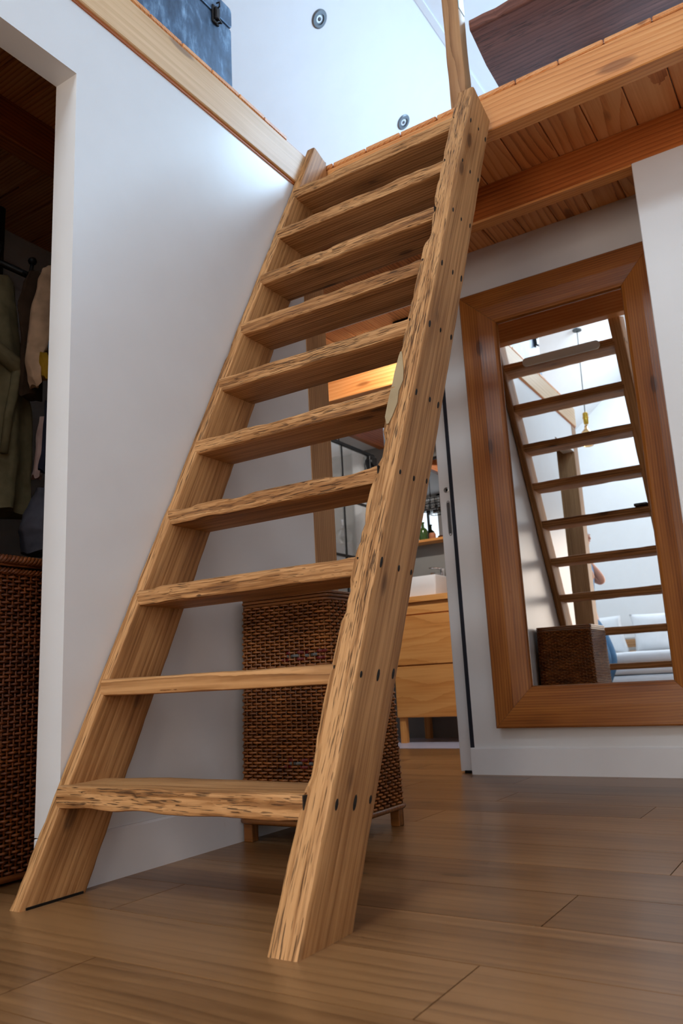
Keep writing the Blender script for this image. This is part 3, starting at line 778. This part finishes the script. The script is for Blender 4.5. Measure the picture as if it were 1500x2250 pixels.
# ================================================================== LOFT THINGS
# ---- blue trunk
tk = empty('trunk', (-1.9, 1.6, ZF)); tag(tk, 'worn blue metal trunk with dark latches standing on the left loft', 'trunk')
t_ = NT('worn_blue_steel'); tc = t_.add('ShaderNodeTexCoord')
n1 = t_.noise(t_.vmath('MULTIPLY', tc.outputs['Object'], (30, 22, 9)), 1, 6, .65); n2 = t_.noise(tc.outputs['Object'], 5, 4)
f_ = t_.math('ADD', t_.math('MULTIPLY', n1, .7), t_.math('MULTIPLY', n2, .4))
t_.l(t_.ramp(f_, [(.38, lin(44, 60, 80)), (.56, lin(70, 94, 120)), (.72, lin(136, 166, 192))]), t_.p.inputs['Base Color'])
t_.p.inputs['Roughness'].default_value = .42; t_.p.inputs['Metallic'].default_value = .35; t_.bump(n1, .15, .001)
BLU = t_.m
TX1, TX0, TY1, TY0, TZ1 = -1.615, -2.05, 1.972, 1.15, 2.925
def rbox(name, x0, x1, y0, y1, z0, z1, r, mat, par):
    pr = [((y0 + y1) / 2 + u, (z0 + z1) / 2 + w_) for u, w_ in rrect(y1 - y0, z1 - z0, r, 5)]
    o = MB().prism(pr, 'x', x0, x1).build(name, mat, None); bv = o.modifiers.new('bevel', 'BEVEL'); bv.width = .006; bv.segments = 2; bv.limit_method = 'ANGLE'
    reparent(o, par); return o
rbox('body', TX0, TX1, TY0, TY1, ZF + .001, 2.832, .010, BLU, tk)
rbox('lid', TX0 - .001, TX1 + .002, TY0 - .002, TY1 + .002, 2.835, TZ1, .018, BLU, tk)
for yy in (1.878, 1.26):
    lt = MB().box(TX1, TX1 + .008, yy - .018, yy + .018, 2.785, 2.86, .003).box(TX1 + .006, TX1 + .018, yy - .011, yy + .011, 2.80, 2.85, .003)
    lt.tube([(TX1 + .012, yy, 2.845), (TX1 + .024, yy, 2.85), (TX1 + .024, yy, 2.868), (TX1 + .010, yy, 2.872)], .003, 6)
    lt.tube([(TX1 + .012, yy - .012, 2.80), (TX1 + .026, yy - .010, 2.79), (TX1 + .024, yy + .010, 2.785), (TX1 + .01, yy + .012, 2.795)], .0035, 6)
    reparent(lt.build('latch', plain('dark_iron', (.03, .028, .028, 1), .4, .7), None, True, 40), tk)
# ---- slab bench on the loft
bn = empty('slab_table', (-.1, 3.0, ZF)); tag(bn, 'low table of one thick dark umber wood slab at the loft edge', 'table')
vs, rings = [], []
for i in range(60):
    x = -.92 + 1.5 * i / 59; ring = []
    e = .012 * noise.noise(Vector((x * 5, 0, 1))) + .006 * noise.noise(Vector((x * 17, 3, 1)))
    endcut = .012 * noise.noise(Vector((1, 1, 4)))
    for (u, w_) in rrect(.80, .055, .012, 3, 3):
        fy = e if u < 0 else -.4 * e
        xx = x + (.006 * noise.noise(Vector((u * 30, w_ * 50, 9))) if i in (0, 59) else 0)
        if i == 0 and u < -.36: xx += .02
        ring.append((xx, 2.955 + u + fy, 2.908 + w_ + .003 * noise.noise(Vector((x * 8, u * 8, 2)))))
    rings.append(ring)
reparent(MB().loft(rings).build('slab', w_dark('x'), None, True, 40), bn)
for xx in (-.55, .35):
    for yy in (3.06, 3.34): reparent(box('leg', xx - .03, xx + .03, yy - .03, yy + .03, ZF, 2.885, w_dark('z'), c=.004), bn)
# ---- handrail post on the loft edge
pr_ = empty('handrail_post', (-.94, 2.50, ZF)); tag(pr_, 'rough square wooden handrail post above the ladder top', 'post')
rings = []
for i in range(40):
    z = ZF + 1.25 * i / 39; ox = .006 * noise.noise(Vector((z * 3, 1, 0))); ring = []
    for u, w_ in rrect(.068, .066, .008, 2, 1):
        ring.append((-.942 + u + ox + .002 * noise.noise(Vector((z * 9, u * 40, 1))), 2.505 + w_ + .002 * noise.noise(Vector((z * 9, w_ * 40, 5))), z))
    rings.append(ring)
reparent(MB().loft(rings).build('post', w_post('z'), None, True, 40), pr_)
reparent(box('lit_facet', -.910, -.9055, 2.476, 2.53, 2.93, 3.25, plain('pale_blue_reflection', lin(196, 214, 222), .35, bump=.5, bscale=60, var=.15), None, c=.002), pr_)  # pale box paints the window reflection on the post's lit side
# ---- downlights in the slope
for x, y, z, lab in ((-1.850, 2.976, None, 'upper'), (-1.862, 3.917, None, 'lower')):
    z = ZC + .84 * (x + 1.5)
    dl = empty('ceiling_downlight', (x, y, z)); dl.rotation_euler = (0, math.pi - math.atan(.84) * -1, 0)
    tag(dl, 'round chrome recessed downlight, %s of the two in the sloping ceiling' % lab, 'downlight', 'downlights in the sloping ceiling')
    a = math.atan(.84)
    dl.rotation_euler = (0, math.pi + -a, 0)
    MB().lathe([(.026, .002), (.027, .008), (.040, .007), (.047, .002), (.047, -.004), (.026, -.004)], (0, 0, 0), 32).build('ring', plain('dull_nickel', (.16, .17, .18, 1), .4, .8), dl, True, 30)
    MB().lathe([(.001, .003), (.015, .0025), (.026, .001), (.026, -.003)], (0, 0, 0), 24).build('lamp', plain('lamp_glass', (.75, .76, .78, 1), .15, .3), dl, True, 30)
    MB().lathe([(.001, .006), (.009, .005), (.011, .002)], (0, 0, 0), 16).build('lamp_centre', plain('lamp_dark', (.10, .10, .11, 1), .3, .5), dl, True)

# ================================================================== BATHROOM THINGS
vn = empty('vanity', (-2.42, 5.15, 0)); tag(vn, 'oak bathroom vanity with two drawers seen through the door', 'vanity')
VX0, VX1, VY0, VY1 = -2.74, -2.17, 4.95, 5.38
reparent(box('body', VX0 + .005, VX1 - .005, VY0 + .022, VY1, .17, .945, w_vanity('x')), vn)
reparent(box('worktop', VX0 - .005, VX1 + .005, VY0 - .012, VY1, .947, .988, w_vanity('x'), c=.002), vn)
reparent(box('apron', VX0, VX1, VY0 + .006, VY0 + .022, .868, .945, w_vanity('x'), c=.001), vn)
for z0, z1 in ((.523, .858), (.172, .513)):
    reparent(box('drawer', VX0, -2.285, VY0, VY0 + .022, z0, z1, w_vanity('x'), c=.0015), vn)
    reparent(box('side_panel', -2.282, VX1, VY0 + .003, VY0 + .022, z0, z1, w_vanity('x'), c=.0015), vn)
for xx in (VX0 + .03, VX1 - .03):
    for yy in (VY0 + .035, VY1 - .03): reparent(box('leg', xx - .022, xx + .022, yy - .022, yy + .022, 0, .17, w_vanity('z'), c=.002), vn)
bs = MB()
PORC = plain('white_porcelain', (.82, .83, .86, 1), .15)
bx0, bx1, by0, by1 = -2.78, -2.398, 5.0, 5.31
outer = [[((bx0 + bx1) / 2 + u, (by0 + by1) / 2 + w_, z) for u, w_ in rrect((bx1 - bx0) * f, (by1 - by0) * f, .012, 3)] for z, f in ((.989, .93), (1.06, .97), (1.128, 1.0), (1.132, .99), (1.132, .95), (1.10, .93), (1.03, .86), (1.025, .3))]
bo = bs.loft(outer).build('wash_basin', PORC, None, True, 30); tag(bo, 'white square countertop wash basin on the oak vanity', 'basin')
tp = empty('basin_tap', (-2.50, 5.345, .988)); tag(tp, 'chrome mixer tap behind the white wash basin', 'tap')
reparent(MB().lathe([(.024, 0), (.024, .006), (.019, .01), (.019, .19), (.021, .195), (.021, .225), (.004, .232)], (-2.50, 5.345, .988), 20).build('tap_body', CHROME, None, True, 35), tp)
reparent(MB().tube([(-2.50, 5.34, 1.155), (-2.51, 5.26, 1.165), (-2.52, 5.19, 1.16), (-2.52, 5.18, 1.14)], .012, 12).build('spout', CHROME, None, True), tp)
reparent(MB().tube([(-2.50, 5.345, 1.215), (-2.56, 5.33, 1.225), (-2.60, 5.32, 1.228)], [.008, .006, .005], 10).build('lever', CHROME, None, True), tp)
tag(box('bathroom_shelf', -2.82, -2.25, 5.27, 5.4, 1.420, 1.440, w_vanity('x'), c=.002), 'oak shelf on the grey wall above the basin', 'shelf')
bmr = empty('bathroom_mirror', (-2.52, 5.39, 1.46)); tag(bmr, 'black framed bathroom mirror above the shelf', 'mirror')
reparent(box('glass', -2.79, -2.26, 5.385, 5.39, 1.45, 2.08, plain('silvered_glass', (.9, .9, .9, 1), .01, 1)), bmr)
for a in ((-2.80, -2.25, 1.442, 1.46), (-2.80, -2.25, 2.07, 2.09), (-2.80, -2.782, 1.46, 2.07), (-2.268, -2.25, 1.46, 2.07)):
    reparent(box('mirror_frame', a[0], a[1], 5.375, 5.395, a[2], a[3], BLACK), bmr)
GB = plain('green_glass', lin(58, 84, 40), .15)
tag(MB().lathe([(.001, 0), (.034, .0), (.036, .01), (.036, .07), (.030, .085), (.012, .10), (.011, .13), (.016, .132), (.016, .14), (.001, .142)], (-2.625, 5.32, 1.4405), 20).build('bottle', GB, None, True, 40), 'green glass bottle on the bathroom shelf', 'bottle')
tag(MB().lathe([(.001, 0), (.022, 0), (.026, .008), (.026, .035), (.022, .045), (.001, .046)], (-2.545, 5.31, 1.4405), 18).build('jar', plain('terracotta', lin(176, 112, 78), .6), None, True, 40), 'small terracotta jar beside the green bottle', 'jar')
# wire basket hanging before the mirror
wb = empty('wire_basket', (-2.52, 5.30, 1.66)); tag(wb, 'black wire basket of clear glassware hanging before the bathroom mirror', 'basket')
m_ = MB()
for z in (1.66, 1.70, 1.74): m_.tube([(-2.52 + u, 5.31 + w_, z) for u, w_ in rrect(.20, .10, .02, 4)], .0035, 6, closed=True)
for u, w_ in rrect(.20, .10, .02, 1, 3): m_.tube([(-2.52 + u, 5.31 + w_, 1.66), (-2.52 + u, 5.31 + w_, 1.74)], .002, 5)
for sx in (-.09, .09): m_.tube([(-2.52 + sx, 5.31, 1.74), (-2.52 + sx, 5.31, 1.95), (-2.52 + sx * .6, 5.36, 1.97)], .003, 6)
reparent(m_.build('wire', BLACK, None, True), wb)
CLR = NT('clear_glass'); CLR.p.inputs['Transmission Weight'].default_value = .9; CLR.p.inputs['Roughness'].default_value = .05; CLR.p.inputs['Base Color'].default_value = (.95, .98, 1, 1); CLR = CLR.m
for sx in (-.055, .0, .055):
    o = MB().lathe([(.001, 0), (.02, 0), (.024, .05), (.024, .09), (.022, .09), (.019, .01), (.001, .008)], (-2.52 + sx, 5.31, 1.664), 16).build('tumbler', CLR, None, True, 40)
    tag(o, 'clear tumbler at the %s of the black wire basket' % {-.055: 'left end', .0: 'middle', .055: 'right end'}[sx], 'glass', 'tumblers in the wire basket')
# shower screen with black bars
ss = empty('shower_screen', (-2.7, 4.4, 0)); tag(ss, 'clear glass shower screen with thin black bars', 'shower screen')
SX = -2.70
glo = box('glass', SX - .003, SX + .003, 3.70, 4.74, .02, 1.985, CLR); reparent(glo, ss)
reparent(box('top_rail', SX - .011, SX + .011, 3.68, 4.76, 1.978, 2.0, BLACK), ss)
for zz in (.02, .60, 1.222, 1.60): reparent(box('cross_bar', SX - .009, SX + .009, 3.69, 4.74, zz, zz + .014, BLACK), ss)
for yy in (3.69, 4.01, 4.325, 4.72): reparent(box('upright_bar', SX - .008, SX + .008, yy, yy + .012, .02, 1.98, BLACK), ss)
br = MB().box(SX - .03, SX + .03, 4.66, 4.76, 1.86, 1.975, .004); br.tube([(SX + .03, 4.64, 1.95), (SX + .03, 4.60, 1.92), (SX + .03, 4.62, 1.87), (SX + .03, 4.67, 1.85)], .006, 8)
br.lathe([(.026, 0), (.030, .006), (.026, .014), (.002, .016)], (SX + .03, 4.69, 1.93), 18, 'x')
reparent(br.build('roller_bracket', BLACK, None, True, 35), ss)
# globe pendant in the bathroom
gp = empty('bathroom_pendant', (-3.07, 4.9, 2.27)); tag(gp, 'clear globe pendant lamp on a looped black cord in the bathroom', 'lamp')
reparent(MB().tube([(-3.07, 4.9, 2.27), (-3.06, 4.9, 1.9), (-3.05, 4.9, 1.72), (-3.065, 4.9, 1.62), (-3.07, 4.9, 1.56)], .004, 6).build('cord', BLACK, None, True), gp)
reparent(MB().lathe([(.002, .075), (.018, .073), (.02, .05), (.045, .035), (.062, .0), (.058, -.035), (.035, -.06), (.002, -.07)], (-3.07, 4.9, 1.49), 24).build('globe', CLR, None, True), gp)
reparent(MB().lathe([(.017, 0), (.02, .005), (.02, .05), (.004, .055)], (-3.07, 4.9, 1.555), 16).build('lamp_holder', CHROME, None, True, 40), gp)
tw = box('hand_towel', -3.50, -3.29, 5.35, 5.385, 1.28, 1.56, cloth_mat('white_towel', (.75, .78, .82, 1), .05, 250), None, c=.012); tag(tw, 'white towel hanging on the grey bathroom wall', 'towel')
tw2 = box('bath_towel', -3.68, -3.44, YB + .14, YB + .17, 1.25, 1.72, cloth_mat('orange_towel', lin(214, 124, 66), .08, 250), None, c=.012); tag(tw2, 'orange towel hanging before the bathroom window', 'towel')
bl_ = MB().prism([(-1.925 + u, 3.86 + w_) for u, w_ in rrect(.15, .05, .024, 6)], 'z', 2.425, ZB).build('ceiling_spot', BLACK); tag(bl_, 'black oblong ceiling spot under the bathroom boards', 'ceiling lamp')
area_light('ceiling_spot_light', (-1.925, 3.86, 2.42), (-2.4, 4.9, .6), .14, .05, 30, (1.0, .95, .88))

# ================================================================== BEHIND THE CAMERA (seen in the mirror)
# ---- pendant bulb
pl = empty('pendant_lamp', (-1.82, -1.0, 2.87)); tag(pl, 'amber filament globe bulb on a brass holder and grey cord', 'pendant lamp')
reparent(MB().tube([(-1.80, -1.0, 3.845), (-1.81, -1.0, 3.4), (-1.82, -1.0, 2.94)], .0045, 8).build('cord', plain('grey_cord', (.09, .11, .12, 1), .7), None, True), pl)
reparent(MB().lathe([(.045, 0), (.045, .012), (.01, .03)], (-1.80, -1.0, 3.81), 20).build('ceiling_cup', plain('grey_cord', (.09, .11, .12, 1), .7), None, True, 40), pl)
BRASS = plain('brass', lin(188, 150, 60), .3, 1.0)
reparent(MB().lathe([(.006, .085), (.016, .08), (.026, .07), (.027, .03), (.030, .028), (.030, .02), (.026, .018), (.024, -.035), (.018, -.045)], (-1.82, -1.0, 2.86), 20).build('holder', BRASS, None, True, 40), pl)
AMB = NT('amber_glass'); AMB.p.inputs['Transmission Weight'].default_value = .75; AMB.p.inputs['Roughness'].default_value = .06; AMB.p.inputs['Base Color'].default_value = lin(236, 190, 120)
reparent(MB().lathe([(.016, .135), (.020, .10), (.045, .075), (.075, .035), (.083, -.01), (.074, -.05), (.045, -.08), (.002, -.09)], (-1.825, -1.0, 2.59 + .08), 28).build('bulb', AMB.m, None, True), pl)
reparent(MB().tube([(-1.825 + .02 * math.cos(a), -1.0 + .02 * math.sin(a), 2.63 + .012 * a / 3.14) for a in [q * .5 for q in range(26)]], .0015, 5).build('filament', plain('filament', (.9, .5, .2, 1), .5, emit=(1, .55, .2, 2.0)), None, True), pl)
# ---- bed
bd = empty('bed_frame', (-1.95, -1.8, 0)); tag(bd, 'wooden bed frame with low slatted headboard by the rear wall', 'bed')
BX0, BX1, BY0, BY1 = -2.75, -1.15, -2.80, -.95
for xx in (BX0, BX1 - .07):
    reparent(box('headboard_post', xx, xx + .07, BY0, BY0 + .07, 0, .90, w_post('z'), c=.005), bd)
    reparent(box('foot_post', xx, xx + .07, BY1 - .07, BY1, 0, .30, w_post('z'), c=.005), bd)
for z0, z1, ma in ((.82, .875, w_post('x')), (.765, .805, TRIM), (.66, .75, w_post('x')), (.45, .62, w_post('x'))):
    reparent(box('headboard_rail', BX0 + .07, BX1 - .07, BY0 + .015, BY0 + .05, z0, z1, ma, c=.003), bd)
reparent(box('side_rail', BX0 + .01, BX0 + .04, BY0 + .07, BY1 - .07, .14, .27, w_post('y'), c=.003), bd)
reparent(box('side_rail', BX1 - .04, BX1 - .01, BY0 + .07, BY1 - .07, .14, .27, w_post('y'), c=.003), bd)
reparent(box('foot_rail', BX0 + .07, BX1 - .07, BY1 - .05, BY1 - .015, .14, .27, w_post('x'), c=.003), bd)
for q in range(10):
    yy = BY0 + .16 + q * .17; reparent(box('slat', BX0 + .04, BX1 - .04, yy, yy + .08, .235, .255, w_post('x')), bd)
LINEN = cloth_mat('white_linen', (.80, .81, .83, 1), .03, 220)
def soft(name, x0, x1, y0, y1, z0, z1, mat, label, cat, amp=.008, seed=0, group=None):
    bm = bmesh.new(); bmesh.ops.create_cube(bm, size=1)
    for v in bm.verts: v.co = ((x0 + x1) / 2 + v.co.x * (x1 - x0), (y0 + y1) / 2 + v.co.y * (y1 - y0), (z0 + z1) / 2 + v.co.z * (z1 - z0))
    bmesh.ops.bevel(bm, geom=bm.edges[:], offset=min(z1 - z0, .2) * .42, segments=4, affect='EDGES', profile=.5)
    bmesh.ops.subdivide_edges(bm, edges=[e for e in bm.edges if e.calc_length() > .12], cuts=10, use_grid_fill=True)
    for v in bm.verts:
        n_ = noise.noise_vector(v.co * 4 + Vector((seed, 0, 0))) * amp + noise.noise_vector(v.co * 13 + Vector((seed, 5, 0))) * amp * .4
        v.co += n_
        if v.co.z < z0: v.co.z = z0
    me = bpy.data.meshes.new(name); bm.to_mesh(me); bm.free(); me.shade_smooth(); me.materials.append(mat)
    o = bpy.data.objects.new(name, me); COL.objects.link(o); return tag(o, label, cat, group)
soft('mattress', BX0 + .05, BX1 - .05, BY0 + .09, BY1 - .075, .258, .36, LINEN, 'white mattress lying in the wooden bed frame', 'mattress', .003, 1)
soft('mattress_topper', BX0 + .06, BX1 - .06, BY0 + .10, BY1 - .08, .368, .455, LINEN, 'white topper between mattress and duvet', 'mattress topper', .003, 2)
soft('duvet', BX0 + .04, BX1 - .05, BY0 + .10, BY1 - .06, .466, .575, LINEN, 'thick white folded duvet on top of the bed', 'duvet', .006, 3)
def pillow(x, y, z, rx, rz, lab, seed):
    bm = bmesh.new(); bmesh.ops.create_grid(bm, x_segments=24, y_segments=18, size=.5)
    vs_ = [v.co.copy() for v in bm.verts]; bm.free()
    W_, H_ = .62, .46; V = []; F = []
    for sgn in (1, -1):
        for v in vs_:
            fx, fy = v.x * 2, v.y * 2
            bulge = (max(0, 1 - abs(fx) ** 2.6) * max(0, 1 - abs(fy) ** 2.6)) ** .55
            wr_ = .012 * noise.noise(Vector((fx * 2.3, fy * 2.3, seed + sgn)))
            pin = 1 - .06 * (1 - fy * fy) * abs(fx) - .05 * (1 - fx * fx) * abs(fy)
            V.append((v.x * W_ * pin, v.y * H_ * pin, sgn * (.085 * bulge) + wr_ * bulge))
    nx_, ny_ = 25, 19
    cnt = len(vs_)
    # order of grid verts is row-major
    nxs = int(round(math.sqrt(cnt * 24 / 18)))
    me = bpy.data.meshes.new('pillow')
    bm = bmesh.new()
    for sgn in (0, 1):
        b = [bm.verts.new(V[sgn * cnt + i]) for i in range(cnt)]
        rowlen = next(i for i in range(1, cnt) if abs(vs_[i].y - vs_[0].y) > 1e-6) if abs(vs_[1].y - vs_[0].y) < 1e-6 else 1
        for r_ in range(cnt // rowlen - 1):
            for c_ in range(rowlen - 1):
                i = r_ * rowlen + c_
                bm.faces.new((b[i], b[i + 1], b[i + rowlen + 1], b[i + rowlen]))
    bmesh.ops.remove_doubles(bm, verts=bm.verts[:], dist=.0005); bmesh.ops.recalc_face_normals(bm, faces=bm.faces[:])
    bm.to_mesh(me); bm.free(); me.shade_smooth(); me.materials.append(LINEN)
    o = bpy.data.objects.new('pillow', me); COL.objects.link(o); o.location = (x, y, z); o.rotation_euler = (rx, 0, rz)
    tag(o, lab, 'pillow', 'white pillows on the bed'); return o
pillow(-2.32, -2.52, .80, math.radians(62), math.radians(4), 'white pillow propped against the headboard nearest the oak post', 1)
pillow(-1.62, -2.52, .80, math.radians(62), math.radians(-5), 'white pillow propped against the headboard farther from the oak post', 7)
# ---- person half hidden behind the closet post
PX, PY = -1.955, -.62
def skin_mesh(name, verts, edges, radii, mat, parent, root=0, lv=2):
    me = bpy.data.meshes.new(name); me.from_pydata(verts, edges, []); me.update()
    o = bpy.data.objects.new(name, me); COL.objects.link(o)
    sk = o.modifiers.new('skin', 'SKIN'); sk.use_smooth_shade = True
    for i, r in enumerate(radii):
        d_ = me.skin_vertices[0].data[i]; d_.radius = r if isinstance(r, tuple) else (r, r); d_.use_root = (i == root)
    ss_ = o.modifiers.new('sub', 'SUBSURF'); ss_.levels = lv; ss_.render_levels = lv
    me.materials.append(mat); o.parent = parent; return o
ps = empty('person', (PX, PY, 0)); tag(ps, 'person in a blue shirt and blue jeans standing behind the oak post', 'person')
SKIN = plain('skin', lin(206, 146, 120), .5, var=.04); DEN = cloth_mat('denim_blue', lin(86, 124, 160), .12, 350); SHI = cloth_mat('blue_cotton', lin(112, 148, 184), .08, 350)
V = [(0, 0, .90), (-.01, 0, 1.05), (0, 0, 1.22), (.0, 0, 1.36), (.01, 0, 1.44), (.02, 0, 1.50), (.04, 0, 1.57), (.045, 0, 1.65), (.03, 0, 1.71)]
E = [(i, i + 1) for i in range(8)]; Rr = [(.15, .11), (.13, .10), (.15, .11), (.15, .10), (.06, .06), (.055, .055), (.072, .09), (.08, .095), (.05, .06)]
def chain(start, pts, rad):
    prev = start
    for p, r in zip(pts, rad):
        V.append(p); Rr.append(r); E.append((prev, len(V) - 1)); prev = len(V) - 1
    return prev
for s in (-1, 1):
    chain(0, [(.02, .10 * s, .84), (.15, .11 * s, .50), (.06, .10 * s, .28), (.0, .10 * s, .09), (.08, .105 * s, .045), (.19, .11 * s, .03)], [.085, .058, .055, .036, .042, .03])
    wr_ = chain(3, [(-.02, .19 * s, 1.375), (.13, .21 * s, 1.23), (.155, .20 * s, 1.235), (.04, .14 * s, 1.44)], [.055, .047, .044, .028])
    hnd = chain(wr_, [(.03, .125 * s, 1.50)], [(.030, .018)])
    for q, (dx, dz, L) in enumerate(((-.024, .02, .9), (-.008, .035, 1.0), (.008, .035, 1.08), (.024, .03, 1.0))):
        chain(hnd, [(.03 + dx, .118 * s, 1.50 + dz), (.035 + dx, .10 * s, 1.50 + dz + .025 * L), (.045 + dx, .08 * s, 1.50 + dz + .03 * L)], [.0095, .0085, .007])
    chain(hnd, [(.0, .11 * s, 1.495), (.0, .09 * s, 1.52)], [.0105, .008])
skin_mesh('body', V, E, Rr, SKIN, ps)
V2 = [(0, 0, .93), (0, 0, .86)]; E2 = [(0, 1)]; R2 = [(.165, .125), (.16, .125)]
for s in (-1, 1):
    b = len(V2)
    V2 += [(.03, .10 * s, .80), (.11, .11 * s, .64), (.16, .11 * s, .50), (.06, .10 * s, .28), (.005, .10 * s, .11)]; R2 += [.10, .088, .078, .072, .062]
    E2 += [(1, b), (b, b + 1), (b + 1, b + 2), (b + 2, b + 3), (b + 3, b + 4)]
skin_mesh('jeans', V2, E2, R2, DEN, ps)
V3 = [(-.0, 0, .90), (-.01, 0, 1.05), (0, 0, 1.22), (0, 0, 1.37), (.01, 0, 1.43)]; E3 = [(0, 1), (1, 2), (2, 3), (3, 4)]; R3 = [(.175, .135), (.155, .12), (.17, .125), (.16, .115), (.085, .08)]
for s in (-1, 1):
    b = len(V3); V3 += [(0, .185 * s, 1.38), (.07, .205 * s, 1.31)]; R3 += [.07, .062]; E3 += [(3, b), (b, b + 1)]
skin_mesh('shirt', V3, E3, R3, SHI, ps)
hr = MB().loft([[(.03 + u, w_, z) for u, w_ in rrect(a, b, min(a, b) * .45, 4)] for z, a, b in ((1.60, .12, .19), (1.66, .19, .20), (1.72, .19, .19), (1.76, .14, .14), (1.775, .05, .05))])
hro = hr.build('hair', cloth_mat('grey_hair', lin(96, 88, 80), .2, 400), ps, True); hro.location = (-.03, 0, 0)
ns_ = MB().loft([[(.13 + dx, u, z) for u in (-.014, 0, .014)] + [(.10, 0, z)] for z, dx in ((1.655, -.015), (1.63, .0), (1.61, .006), (1.60, -.01))]); ns_.build('nose', SKIN, ps, True)
for s in (-1, 1):
    MB().lathe([(.002, -.012), (.009, -.008), (.012, 0), (.009, .008), (.002, .012)], (.118, .032 * s, 1.655), 12).build('eye', plain('eye_white', (.7, .7, .7, 1), .2), ps, True)
    MB().lathe([(.002, -.03), (.012, -.02), (.016, 0), (.013, .02), (.002, .03)], (.035, .098 * s, 1.63), 10).build('ear', SKIN, ps, True)
    MB().loft([[(x_, .105 * s + u, z_) for u, z_ in ((-w_, 0), (-w_, h_), (w_, h_), (w_, 0))] for x_, w_, h_ in ((-.07, .035, .075), (.0, .042, .09), (.12, .045, .065), (.22, .04, .045), (.245, .02, .03))]).build('shoe', plain('shoe_leather', lin(60, 46, 38), .5), ps, True)
MB().box(.118, .128, -.022, .022, 1.588, 1.594, .002).build('mouth', plain('lips', lin(170, 96, 88), .5), ps)
